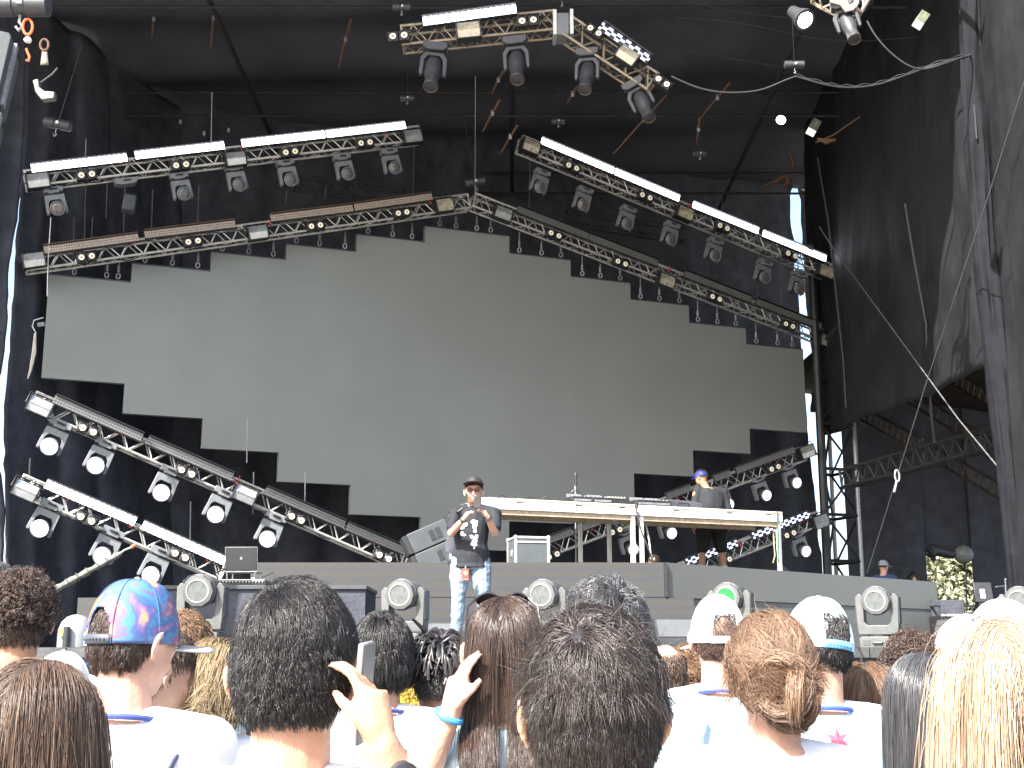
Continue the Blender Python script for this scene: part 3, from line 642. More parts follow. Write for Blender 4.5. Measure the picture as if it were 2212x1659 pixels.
ropef('hoist_chain', 'dotted steel chain hanging beside the left screen edge', [(110, 470, 21.4), (104, 560, 21.4), (102, 640, 21.4)], .009, white_p, 'chain')
for i, (x, y0, y1) in enumerate(((535, 905, 1000), (412, 1083, 1220), (548, 1020, 1110), (65, 990, 1035), (458, 200, 318), (186, 300, 360), (660, 1020, 1100))):
    ropef('drop_chain', 'thin chain hanging near the trusses, %s in order of listing from the left side of the stage' % ORD[i] if False else ['thin chain below the second lower screen step', 'thin chain under the steep lower left truss at its middle', 'thin steel rod above the laptop', 'thin chain holding the lowest left truss', 'thin chain above the upper left truss', 'thin chain at the left above the upper left truss', 'thin chain beside the steep lower left truss'][i], [(x, y0, 21.5), (x-2, y1, 21.5)], .011, steel, 'chain')
mb = MB()
# drop lines behind trusses on both sides
dl = [(160, 470, 560), (200, 470, 540), (185, 400, 520), (270, 400, 500), (330, 410, 500), (430, 400, 480), (895, 305, 430), (1145, 340, 500), (1605, 500, 600), (1640, 520, 640), (1690, 545, 660), (1785, 590, 720), (1560, 430, 520), (620, 410, 440), (705, 400, 430), (232, 385, 470)]
for i, (x, y0, y1) in enumerate(dl):
    mb = MB(); mb.tube([PT(x, y0, .8), PT(x-3, y1, .8)], .011, 5)
    tag(mb.build('drop_line', rope_m, None), 'thin rope behind the trusses, %s of these ropes from the left' % ORD[sorted(range(len(dl)), key=lambda j: dl[j][0]).index(i)], 'rope', 'thin drop lines behind the trusses')
# orange-brown ratchet straps under the roof
st = [(337, 10, 327, 82), (466, -10, 455, 104), (758, 40, 731, 147), (945, 150, 930, 178), (1088, 152, 1062, 202), (1247, 187, 1224, 224), (1080, 215, 1042, 285), (1440, 205, 1325, 332), (1578, 178, 1512, 256), (1512, 256, 1505, 310), (1918, 195, 1912, 240), (1118, 270, 1082, 330)]
for i, (x0, y0, x1, y1) in enumerate(st):
    t = thing('ratchet_strap', 'rust-brown strap hanging under the roof, %s of the straps counted from the left' % ORD[sorted(range(len(st)), key=lambda j: st[j][0]+st[j][2]).index(i)], 'strap', FY(x0, y0, 22), 'rust-brown straps under the roof')
    A, B = FY(x0, y0, 22), FY(x1, y1, 22.4); d = (B-A); w = Vector((.035, 0, 0)); w2 = .02
    mb = MB(); k_ = 8
    def sf(u, v, A=A, d=d): return A+d*u+Vector(((v-.5)*.055*(1-.4*u), .02*math.sin(u*9), 0))
    mb.grid(sf, k_, 1); mb.build('webbing', strapm, t, True, solid=.006)
    MB().box(tuple(A+d*.42), (.06, .05, .10)).build('buckle', steel, t, True, bevel=.008)
# power cables in loops at the upper right
cabs = [([(1450, 165, 17), (1510, 190, 17), (1570, 200, 17), (1640, 195, 17), (1700, 172, 17), (1720, 165, 17)], 'black cable loop between the top centre truss arm and the roof motor'),
        ([(1720, 165, 17), (1780, 182, 17), (1830, 189, 17), (1890, 184, 17), (1950, 165, 17), (2020, 140, 17), (2088, 122, 16.5)], 'black cable bundle sagging between the roof motor and the column'),
        ([(1873, 45, 16), (1890, 75, 16), (1920, 110, 16), (1960, 140, 16), (1995, 149, 16), (2040, 138, 16), (2090, 122, 16.3), (2096, 135, 16.5), (2110, 300, 16.4)], 'black cable from the worn truss end to the column'),
        ([(1480, 0, 19), (1560, 20, 19), (1640, 32, 19), (1720, 40, 19)], 'thin cable along the roof at the top'),
        ([(1460, 38, 19), (1600, 50, 19), (1800, 88, 19), (1985, 80, 19)], 'second thin cable crossing the roof at the top right'),
        ([(1480, 108, 20), (1590, 128, 20), (1690, 145, 20)], 'thin cable from the roof to the roof motor')]
for pts, la in cabs:
    P = [FY(*p) for p in pts]; Q = []
    for i in range(len(P)-1):
        for j in range(6):
            tt = j/6; p0 = P[max(i-1, 0)]; p1 = P[i]; p2 = P[i+1]; p3 = P[min(i+2, len(P)-1)]
            Q.append(.5*((2*p1)+(p2-p0)*tt+(2*p0-5*p1+4*p2-p3)*tt*tt+(3*p1-3*p2+p3-p0)*tt**3))
    Q.append(P[-1]); mb = MB(); r_ = .006 if 'thin' in la else .012
    mb.tube(Q, r_, 6)
    if 'bundle' in la: mb.tube([q_+Vector((0, 0, .03+.015*math.sin(i*1.7))) for i, q_ in enumerate(Q)], .008, 5)
    tag(mb.build('power_cable', mat('cable_dusty', (.028, .028, .029), .6), None), la, 'cable', 'cables under the roof')
def motor(px, py, Y, sc, la, rz=0):
    t = thing('chain_motor', la, 'hoist', Matrix.Translation(FY(px, py, Y)) @ Matrix.Rotation(R(rz), 4, 'Y') @ Matrix.Scale(sc, 4))
    MB().lathe([(.06, -.26), (.10, -.24), (.10, -.06), (.085, -.05), (.085, .05), (.10, .06), (.10, .24), (.06, .26)], Matrix.Rotation(R(90), 4, 'Y'), 18).build('body', grey_d, t)
    MB().tube([(0, 0, -.09), (0, 0, -.16), (.03, 0, -.2), (0, 0, -.24), (-.03, 0, -.2)], .014, 6).build('hook', steel, t)
    MB().tube([(0, 0, .08), (0, 0, 1.6)], .007, 5).build('chain', grey_d, t)
    MB().box((.02, -.09, .0), (.05, .04, .05)).build('label_plate', white_p, t)
    return t
motor(1716, 140, 17, .55, 'dark chain motor hanging where the sagging cables meet')
motor(868, 16, 18.2, .55, 'dark chain motor at the left end of the top centre truss')
motor(1214, -4, 18.2, .6, 'dark chain motor above the corner of the top centre truss')
motor(1206, 262, 23, .5, 'small dark chain motor between the top centre truss and the upper right truss')
motor(1735, 535, 26, .8, 'dark chain motor in front of the bright slit')
motor(1512, 380-48, 23, .5, 'small dark chain motor above the upper right truss')
motor(880, 212, 22, .5, 'small dark chain motor below the top centre truss')
motor(125, 268, 20, .9, 'dark chain motor in shade above the upper left truss', 12)
motor(1027, 393, 24, .8, 'dark chain motor over the peak of the screen truss', -10)
# bright daylight hole in the roof cloth, stood in for by an added glowing disc
t = thing('roof_hole_glow', 'glowing disc standing for a bright roof hole, right of the upper right truss', 'floodlight', FY(1687, 259, 22))
MB().lathe([(.0001, -.02), (.06, -.015), (.085, 0)], Matrix.Rotation(R(90), 4, 'X'), 10).build('bulb', MATS['lamp_strong'], t); MB().lathe([(.09, -.01), (.10, .02), (.05, .12)], Matrix.Rotation(R(-90), 4, 'X'), 16, cap=False).build('shade', grey_d, t)  # glowing disc and rim of the hole, not a real lamp
# rust coloured broken straps near the slit
t = thing('strap_bundle', 'brown strap bundle tied near the top of the bright slit', 'strap', FY(1700, 395, 26))
mb = MB(); mb.tube([FY(1645, 405, 26), FY(1680, 390, 26), FY(1700, 378, 26)], [.02, .05, .04], 7); mb.tube([FY(1700, 380, 26), FY(1704, 395, 26), FY(1690, 405, 26)], [.05, .06, .03], 7); mb.tube([FY(1706, 325, 26), FY(1716, 362, 26)], .035, 6); mb.build('webbing', strapm, t, True)
t = thing('strap_bundle', 'brown strap bundle under the box floodlight', 'strap', FY(1785, 305, 20))
mb = MB(); mb.tube([FY(1765, 300, 20), FY(1785, 306, 20), FY(1805, 302, 20)], [.02, .05, .02], 7); mb.tube([FY(1762, 308, 20), FY(1800, 292, 20), FY(1858, 252, 20)], .012, 6); mb.build('webbing', strapm, t, True)
# taped pipe at the left
t = thing('taped_pipe', 'grey taped pipe leaning behind the curly-haired man at the left', 'pipe', FY(112, 1278, 15))
A, B = FY(112, 1278, 15), FY(262, 1195, 15.4)
mb = MB(); P = [A.lerp(B, i/14) for i in range(15)]; mb.tube(P, [.045+.008*math.sin(i*2.1)-.001*i for i in range(15)], 9); mb.build('pipe', mat('tape_grey', (.16, .16, .14), .6, 0, .3, 12), t, True)
mb = MB()
for i in range(1, 12, 2): mb.tube([P[i], P[i].lerp(P[i+1], .12)], .058, 9)
mb.build('tape_bands', mat('tape_dark', (.07, .07, .065), .6), t, True)
t = thing('hoist_hook', 'small orange lashing hook at the upper end of the taped pipe', 'hook', FY(280, 1184, 15.4))
MB().tube([FY(258, 1197, 15.4), FY(270, 1188, 15.4), FY(283, 1183, 15.4)], .012, 6).build('tail', steel, t, True); MB().tube([FY(283, 1183, 15.4), FY(294, 1176, 15.4)], .02, 6).build('hook', orange, t, True)
# ------------------------------------------------------------------ left PA hang and motor
t = thing('line_array_speaker', 'tall grey line array speaker column at the top left edge', 'speaker', FY(0, 250, 11))
Ms = frame(FY(-30, 60, 11), Vector((1, .25, 0)), away=Vector((-.25, 1, 0))) @ Matrix.Rotation(R(7), 4, 'Y')
for i in range(4):
    zc = -.33-.70*i; M2 = Ms @ Matrix.Translation((-.07, .3, zc))
    c = MB().prism([(-.6, .335), (.27, .335), (.30, .30), (.30, -.30), (.27, -.335), (-.6, -.335)], -.3, .3, M=M2).build('cabinet', spk, t, True, bevel=.012)
    mb = MB(); mb.box((.13, -.302, .0), (.16, .01, .17), M=M2); mb.build('grip_recess', spkd, c, True)
    MB().box((.315, -.1, 0), (.03, .10, .62), M=M2).build('rigging_rail', steel, c, True)
t = motor(45, 12, 10.6, 1.0, 'large grey chain motor above the line array at the top left')
t = thing('lifting_shackle', 'orange lifting ring, hook and white swivel under the top left motor', 'hook', FY(60, 60, 10.6))
pr = [FY(60+14*math.cos(a)*.75, 58+17*math.sin(a), 10.6) for a in [k*math.pi/8 for k in range(17)]]
MB().tube(pr, .012, 7).build('ring', orange, t, True)
MB().lathe([(.0001, -.02), (.03, -.01), (.035, .01), (.02, .03), (.0001, .035)], Matrix.Translation(FY(60, 88, 10.6)), 12).build('swivel', white_p, t, True)
MB().tube([FY(57, 105, 10.6), FY(59, 112, 10.6), FY(64, 122, 10.6), FY(62, 132, 10.6), FY(56, 130, 10.6)], .011, 7).build('hook', orange, t, True)
t = thing('rigging_plate', 'cream metal bracket above the upper left truss beside the line array', 'bracket', FY(90, 205, 14))
MB().prism([(-.10, .16), (-.06, .02), (.02, -.08), (.16, -.06), (.16, .02), (.04, .03), (-.02, .08), (-.04, .18)], -.05, .05).build('plate', mat('cream_metal', (.16, .155, .13), .5, .2, .3), t, bevel=.01)
MB().tube([(-.02, 0, .15), (.1, 0, .25), (.16, 0, .33)], .012, 6).build('cable', cable_m, t)
t = thing('lever_hoist', 'brown lifting strap with a steel ring beside the top left motor', 'hook', FY(96, 115, 12))
MB().tube([FY(96+9*math.cos(a), 97+12*math.sin(a), 12) for a in [k*math.pi/8 for k in range(17)]], .012, 6).build('ring', strapm, t, True)
MB().grid(lambda u, v: FY(92+(v-.5)*(10+8*u)+4, 110+u*30, 12), 4, 1).build('webbing', mat('brown_web', (.20, .17, .13), .8), t, True, solid=.01)
# clutter at the left screen edge
t = thing('cable_bundle', 'pale cables and clamp dangling at the left edge of the screen', 'cable', FY(85, 700, 21.4))
mb = MB(); mb.tube([FY(94, 686, 21.4), FY(74, 692, 21.4), FY(70, 705, 21.4), FY(78, 720, 21.4)], .012, 5); mb.tube([FY(97, 700, 21.4), FY(82, 702, 21.4)], .04, 6); mb.build('clamp', steel, t, True)
mb = MB(); mb.tube([FY(76, 720, 21.4), FY(74, 760, 21.4), FY(66, 800, 21.4), FY(60, 818, 21.4)], [.02, .04, .025, .01], 6); mb.build('pale_tail', mat('pale_rope', (.5, .47, .4), .7), t, True)
# dim rear trusses behind the screen top
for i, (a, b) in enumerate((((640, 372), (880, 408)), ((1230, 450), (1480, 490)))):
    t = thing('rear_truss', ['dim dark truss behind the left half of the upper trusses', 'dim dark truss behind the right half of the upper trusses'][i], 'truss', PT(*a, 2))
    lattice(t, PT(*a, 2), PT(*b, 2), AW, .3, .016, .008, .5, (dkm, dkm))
# side-light glow specks on the left drape, put in as small pale boxes
cl = [(180, 240), (236, 248), (283, 253), (338, 257), (390, 263), (441, 288), (314, 100), (380, 115), (522, 207), (385, 320), (494, 281), (780, 180)]
cm_ = mat('speck_white', (.55, .55, .5), .5)
for i, (x, y) in enumerate(cl):
    t = tag(MB().box((0, 0, 0), (.05, .03, .09)).build('glow_speck', cm_, None, bevel=.008), 'small pale glow speck on dark cloth above the upper left truss, %s from left' % ORD[sorted(range(len(cl)), key=lambda j: cl[j][0]).index(i)], 'clip', 'small pale glow specks on the backdrop')
    t.location = PT(x, y, 3.5)
for k_ in ('lit', 'soft', 'off', 'dim', 'cream', 'silver', 'blinder', 'spot'): kill(protos[k_])
for v in led_cache.values(): kill(v)
# ------------------------------------------------------------------ LED riser in two tiers
lr = bpy.data.materials.new('led_riser'); lr.use_nodes = True; _n = lr.node_tree; _b = _n.nodes['Principled BSDF']
_tc = _n.nodes.new('ShaderNodeTexCoord'); _mp = _n.nodes.new('ShaderNodeMapping'); _mp.inputs['Scale'].default_value = (42, 42, 42); _n.links.new(_tc.outputs['Object'], _mp.inputs[0])
_sn = _n.nodes.new('ShaderNodeVectorMath'); _sn.operation = 'SNAP'; _sn.inputs[1].default_value = (1, 1, 1); _n.links.new(_mp.outputs[0], _sn.inputs[0])
_wn = _n.nodes.new('ShaderNodeTexWhiteNoise'); _n.links.new(_sn.outputs[0], _wn.inputs['Vector'])
_wv = _n.nodes.new('ShaderNodeTexWave'); _wv.bands_direction = 'Z'; _wv.inputs['Scale'].default_value = 2.6; _wv.inputs['Distortion'].default_value = 2.5; _wv.inputs['Detail'].default_value = 1; _wv.inputs['Detail Scale'].default_value = .35
_n.links.new(_tc.outputs['Object'], _wv.inputs['Vector'])
_ma = _n.nodes.new('ShaderNodeMath'); _ma.operation = 'MULTIPLY_ADD'; _n.links.new(_wn.outputs[0], _ma.inputs[0]); _ma.inputs[1].default_value = .75; _n.links.new(_wv.outputs[0], _ma.inputs[2])
_rp = _n.nodes.new('ShaderNodeValToRGB'); e = _rp.color_ramp.elements; e[0].position = .25; e[0].color = (.046, .043, .038, 1); e[1].position = 1.0; e[1].color = (.035, .039, .046, 1)
_m2 = _n.nodes.new('ShaderNodeMath'); _m2.operation = 'MULTIPLY'; _m2.inputs[1].default_value = .62; _n.links.new(_ma.outputs[0], _m2.inputs[0]); _n.links.new(_m2.outputs[0], _rp.inputs[0])
_n.links.new(_rp.outputs[0], _b.inputs['Base Color']); _b.inputs['Roughness'].default_value = .45
rp = mat('riser_panel', (.15, .157, .148), .5, 0, .05, 1.5)
rl = mat('riser_lower', (.135, .14, .133), .5, 0, .06, 1.5)
P1 = FZ(1437, 1215, RISER); P2 = FZ(2022, 1257, RISER); P0 = FZ(545, 1216, RISER)
P0.y = P1.y
dr = (P2-P1); dr.z = 0; drn = dr.normalized(); per = Vector((-drn.y, drn.x, 0))
ZS = 2.405
t = thing('led_riser', 'two-tier grey LED-fronted riser across the stage under the table', 'riser', (P1.x, P1.y, FLOOR))
def slab(poly, z0, z1, name, m):
    n = len(poly); vs = [Vector((p[0], p[1], z0)) for p in poly]+[Vector((p[0], p[1], z1)) for p in poly]
    fs = [tuple(range(n-1, -1, -1)), tuple(range(n, 2*n))]+[(i, (i+1) % n, n+(i+1) % n, n+i) for i in range(n)]
    return MB().add(vs, fs).build(name, m, t, True, smooth=False)
deckm = mat('riser_top', (.03, .03, .03), .7)
B2 = P2+per*4.5
slab([(P0.x, P1.y+.03), (P1.x-.0, P1.y+.03), (P2.x, P2.y+.04), (B2.x, B2.y), (P0.x, 23)], ZS+.02, RISER-.012, 'upper_platform', deckm)
P3 = P2+drn*4.2; PL = Vector((FY(168, 1300, P1.y).x, P1.y, 0)); B3 = P3+per*4
slab([(PL.x, P1.y+.06), (P1.x, P1.y+.06), (P3.x, P3.y+.06), (B3.x, B3.y), (PL.x, 22.6)], FLOOR+.004, ZS-.012, 'lower_platform', deckm)
def panel(a, b, z0, z1, name, m, proud=0):
    d = (b-a); L = Vector((d.x, d.y, 0)).length; M = frame(Vector((a.x, a.y, z0)), Vector((d.x, d.y, 0)))
    return MB().box((L/2, .012-proud, (z1-z0)/2), (L, .03, z1-z0), M=M).build(name, m, t, True, smooth=False)
P1b = Vector((P1.x-.02, P1.y, 0)); 
panel(P0, P1b, ZS+.008, RISER, 'upper_led_panel', lr)
panel(P1+drn*.03, P2, ZS+.008, RISER, 'upper_grey_panel', rp)
panel(P2, P2+per*4.5, ZS+.008, RISER, 'upper_end_panel', rp)
PM = FZ(1484, 1300, 2.38); PMx = Vector((FY(1484, 1300, P1.y+.02).x, P1.y+.02, 0))
panel(Vector((PL.x, P1.y+.02, 0)), Vector((P1.x+.35, P1.y+.02, 0)), FLOOR+.004, ZS, 'lower_led_panel', lr, .02)
panel(P1+drn*.38+per*.02, P3, FLOOR+.004, ZS, 'lower_grey_panel', rl)
MB().box((P1.x, P1.y-.012, (ZS+RISER)/2+.004), (.035, .03, RISER-ZS-.01)).build('corner_strip', blk, t, True)
# ------------------------------------------------------------------ table of two stage decks on legs
ZT = 3.80
def deck(a, b, dep, label, legs):
    A = FZ(*a, ZT); B = FZ(*b, ZT); d = B-A; d.z = 0; L = d.length; M = frame(A, d); t = thing('deck_table', label, 'table', Matrix.Translation(Vector((0, 0, RISER-ZT))) @ M, 'tall white-edged deck tables')
    h = ZT-RISER
    mb = MB(); mb.box((L/2, dep/2, h-.03), (L, dep, .025)); mb.build('top', wood, t)
    mb = MB(); mb.box((L/2, .02, h-.075), (L, .04, .15)); mb.box((L/2, dep-.02, h-.085), (L-.1, .04, .12)); mb.box((.02, dep/2, h-.085), (.04, dep-.09, .12)); mb.box((L-.02, dep/2, h-.085), (.04, dep-.09, .12)); mb.build('frame', white_p, t, bevel=.003)
    MB().box((L/2, .06, h-.185), (L-.14, .06, .07)).build('front_board', wood, t)
    MB().box((L/2, dep*.6, h-.165), (L-.1, .07, .09)).build('cross_board', wood, t)
    mb = MB()
    for f in (.25, .62, .9): mb.box((L*f, -.002, h-.05), (.10, .006, .012))
    mb.build('slot_marks', blk, t)
    for (lx, ly) in legs: MB().box((lx if lx > 0 else L+lx, ly, (h-.15)/2), (.055, .055, h-.15)).build('leg', white_p, t, bevel=.004)
    return t, M, L
T1t, TM1, TL1 = deck((1036, 1074), (1376, 1090), 1.2, 'left white-edged deck table carrying the mixing gear', [(.05, .05), (-.05, .05), (-.40, 1.1), (.05, 1.1)])
T2t, TM2, TL2 = deck((1381, 1091), (1690, 1106), 1.2, 'right white-edged deck table with the man in blue cap behind', [(.05, .05), (-.05, .05), (-.4, 1.12), (.05, 1.1)])
tp = lambda M, x, y, z=0: M @ Matrix.Translation((x, y, z-.016))
gear_d = mat('gear_black', (.03, .03, .032), .4, 0, .2)
def player(M, la):
    t = thing('media_player', la, 'player', M, 'media players on the deck tables')
    MB().prism([(-.16, 0), (.16, 0), (.16, .10), (-.16, .10)], -.19, .19).build('body', gear_d, t, bevel=.006)
    MB().lathe([(.095, .10), (.095, .115), (.08, .12), (.0001, .12)], Matrix.Translation((0, .05, 0)), 24).build('jog_wheel', mat('gear_grey', (.12, .12, .125), .35, .3), t)
    M2 = Matrix.Translation((0, .12, .13)) @ Matrix.Rotation(R(-25), 4, 'X'); MB().box((0, 0, 0), (.22, .02, .08), M=M2).build('display', mat('display_glass', (.15, .16, .18), .15), t)
    MB().box((.0, -.192, .05), (.26, .006, .03)).build('front_strip', mat('gear_silver', (.4, .4, .42), .35, .6), t)
    mb = MB()
    for i in range(5): mb.lathe([(.012, .10), (.012, .12), (.0001, .121)], Matrix.Translation((-.12+i*.06, -.13, 0)), 8)
    mb.build('buttons', MATS['gear_silver'], t)
def tx(M, L, px, A0, A1): return L*(px-A0)/(A1-A0)
for i, x in enumerate((1257, 1302)):
    player(tp(TM1, tx(TM1, TL1, x, 1036, 1376), .22), ['black media player left of the microphone rig on the table', 'black media player right of the microphone rig on the table'][i])
for i, x in enumerate((1398, 1430)):
    player(tp(TM2, tx(TM2, TL2, x, 1381, 1690), .22), ['black media player at the left end of the right deck table', 'black media player beside the black case on the right deck table'][i])
t = thing('dj_mixer', 'black and silver mixer between the players on the left deck table', 'mixer', tp(TM1, tx(TM1, TL1, 1338, 1036, 1376), .22))
MB().box((0, 0, .05), (.32, .38, .10)).build('body', gear_d, t, bevel=.005); mb = MB()
for i in range(6):
    for j in range(4): mb.lathe([(.012, .10), (.010, .13), (.0001, .13)], Matrix.Translation((-.12+i*.048, -.12+j*.07, 0)), 8)
mb.build('knobs', mat('knob_silver', (.55, .53, .45), .35, .5), t)
t = thing('laptop_case', 'flat black padded case on the table before the man in blue cap', 'case', tp(TM2, tx(TM2, TL2, 1480, 1381, 1690), .3))
MB().prism([(-.34, .02), (-.28, 0), (.30, 0), (.34, .03), (.34, .10), (.25, .12), (-.20, .14), (-.33, .12)], -.18, .18).build('case_body', blkfab, t, bevel=.015); MB().tube([(-.1, -.19, .06), (-.08, -.22, .08), (.08, -.22, .08), (.1, -.19, .06)], .01, 6).build('handle', blk, t)
# small cable gear at the left end of the table
for i, (x, w, la) in enumerate(((1078, .16, 'small black interface box at the left end of the table'), (1105, .2, 'small flat black box with cables on the table'), (1140, .14, 'black clip-on cable box right of the cable arch on the table'))):
    t = thing('interface_box', la, 'box', tp(TM1, tx(TM1, TL1, x, 1036, 1376), .3)); MB().box((0, 0, .025), (w, .14, .05)).build('body', gear_d, t, bevel=.006); mb = MB()
    for k in range(4): mb.lathe([(.008, .05), (.008, .065), (.0001, .066)], Matrix.Translation((-.05+k*.032, 0, 0)), 8)
    mb.build('knobs', MATS['knob_silver'], t)
    mb = MB(); mb.tube([(w/2, 0, .03), (w/2+.06, .02, .10), (w/2+.16, .02, .16 if i == 1 else .06), (w/2+.22, 0, .02)], .007, 5); mb.build('lead', cable_m, t)
t = thing('cable_heap', 'black cables heaped over the mixing gear on the table', 'cable', tp(TM1, 1.5, .35)); mb = MB()
for k in range(7):
    x = (k-3)*.32; mb.tube([(x-.15, .05*math.sin(k), .01), (x-.05, .02, .03+.05*(k % 3)), (x+.08, -.04, .02), (x+.2, .05, .012)], .008, 5)
mb.build('leads', cable_m, t)
# microphone rig
b0 = TM1 @ Vector((tx(TM1, TL1, 1284, 1036, 1376), .62, 0))
t = thing('microphone_stand', 'tall thin stand with clamped microphones and headphones behind the left deck table', 'stand', (b0.x, b0.y+.75, RISER))
hz = ZT-RISER
MB().tube([(0, 0, 0), (0, 0, hz+.50)], .011, 8).build('pole', steel, t); mb = MB()
for a in (0, 2.1, 4.2): mb.tube([(0, 0, .12), (math.cos(a)*.28, math.sin(a)*.28, .01)], .011, 6)
mb.build('tripod', blk, t)
MB().lathe([(.018, 0), (.024, .06), (.02, .10), (.028, .13), (.034, .17), (.026, .2), (.0001, .21)], Matrix.Translation((.01, 0, hz+.41)), 12).build('microphone', gear_d, t)
mb = MB(); mb.tube([(math.cos(a)*.07, 0, hz+.26+math.sin(a)*.09) for a in [k*math.pi/8 for k in range(-3, 12)]], .013, 6); mb.tube([(-.065, 0, hz+.21), (-.05, 0, hz+.15)], .03, 8); mb.tube([(.055, 0, hz+.21), (.04, 0, hz+.15)], .03, 8); mb.build('headphones', blk, t)
for s in (-1, 1):
    MB().tube([(0, 0, hz+.08), (s*.07, 0, hz+.09), (s*.075, 0, hz+.02)], .013, 6).build('clip_arm', steel, t)
t = thing('hanging_cable', 'black cable hanging from the table joint down to the riser', 'cable', TM2.translation.copy())
A = FY(1372, 1086, 18.6); MB().tube([A, FY(1376, 1110, 18.5), FY(1386, 1150, 18.5), FY(1402, 1188, 18.5), FY(1408, 1208, 18.5)], .012, 6).build('lead', cable_m, t, True)
MB().tube([FY(1394, 1125, 18.9), FY(1403, 1170, 18.8), FY(1407, 1208, 18.7)], .014, 6).build('metal_rod', alu, t, True)
# flight case
fc = FY(1141, 1213, 17.35); fc.z = RISER
t = thing('flight_case', 'black flight case with silver edges standing on the riser', 'flight case', Matrix.Translation(fc) @ Matrix.Rotation(R(12), 4, 'Z'))
w, d, h = .46, .50, .355
fcm = mat('case_laminate', (.07, .08, .085), .5, 0, .1); MB().box((0, 0, h/2), (w-.01, d-.01, h-.01)).build('shell', fcm, t)
for sx in (-1, 1):
    for sy in (-1, 1): MB().box((sx*(w/2-.012), sy*(d/2-.012), h/2), (.034, .034, h)).build('corner_edge', alu, t, bevel=.004)
for sy in (-1, 1):
    MB().box((0, sy*(d/2-.012), h-.012), (w-.03, .034, .03)).build('top_edge', alu, t, bevel=.004); MB().box((0, sy*(d/2-.005), h*.80), (w-.03, .02, .022)).build('lid_edge', alu, t)
for sx in (-1, 1): MB().box((sx*(w/2-.012), 0, h-.012), (.034, d-.03, .03)).build('top_edge', alu, t, bevel=.004); MB().box((sx*(w/2-.003), 0, h*.42), (.012, .12, .09)).build('side_handle', steel, t, bevel=.004)
for sx in (-1, 1):
    for sy in (-1, 1): MB().lathe([(.0001, -.03), (.024, -.018), (.03, 0), (.024, .018), (.0001, .03)], Matrix.Translation((sx*(w/2-.01), sy*(d/2-.01), h-.01)), 10).build('ball_corner', alu, t)
# tilted array speakers on the floor behind the riser edge
def arr(M, la):
    t = thing('array_speaker', la, 'speaker', M, 'tilted array speakers behind the riser edge')
    for i, z in enumerate((.0, .29)):
        b = MB().prism([(-.20, z+.005), (.34, z+.005), (.36, z+.03), (.36, z+.255), (.34, z+.28), (-.20, z+.28)], -.30, .30).build('cabinet', spk, t, bevel=.01)
        MB().box((-.235, 0, z+.142), (.07, .56, .26)).build('grille', spkd, b, bevel=.008)
        for xx in (.12, .21): MB().prism([(xx-.036, z+.07), (xx+.036, z+.07), (xx+.036, z+.20), (xx+.015, z+.215), (xx-.036, z+.205)], -.307, -.28).build('grip_recess', spkd, b)
    MB().box((.372, -.2, .29), (.022, .05, .60)).build('rigging_rail', spkd, t)
    return t
p = FY(940, 1213, 17.9); p.z = RISER-.02
arr(Matrix.Translation(p) @ Matrix.Rotation(R(8), 4, 'Z') @ Matrix.Rotation(R(-24), 4, 'Y'), 'pair of grey array speakers tilted beside the man with the phone')
p = FY(1652, 1222, 20.6); p.z = RISER-.2
arr(Matrix.Translation(p) @ Matrix.Rotation(R(50), 4, 'Z') @ Matrix.Rotation(R(22), 4, 'Y') @ Matrix.Scale(.8, 4), 'pair of grey array speakers tilted under the right end of the table')
t = thing('marker_post', 'green wrapped post with yellow rope at the right end of the table', 'post', FY(1681, 1212, 19.6))
MB().tube([FY(1679, 1104, 19.5), FY(1681, 1160, 19.5), FY(1683, 1216, 19.5)], [.011, .013, .011], 7).build('post_body', mat('green_tape', (.012, .09, .055), .5), t, True)
MB().tube([FY(1668, 1110, 19.6), FY(1671, 1160, 19.6), FY(1674, 1200, 19.5), FY(1670, 1216, 19.5)], .010, 6).build('yellow_rope', mat('rope_yellow', (.30, .26, .14), .7), t, True)
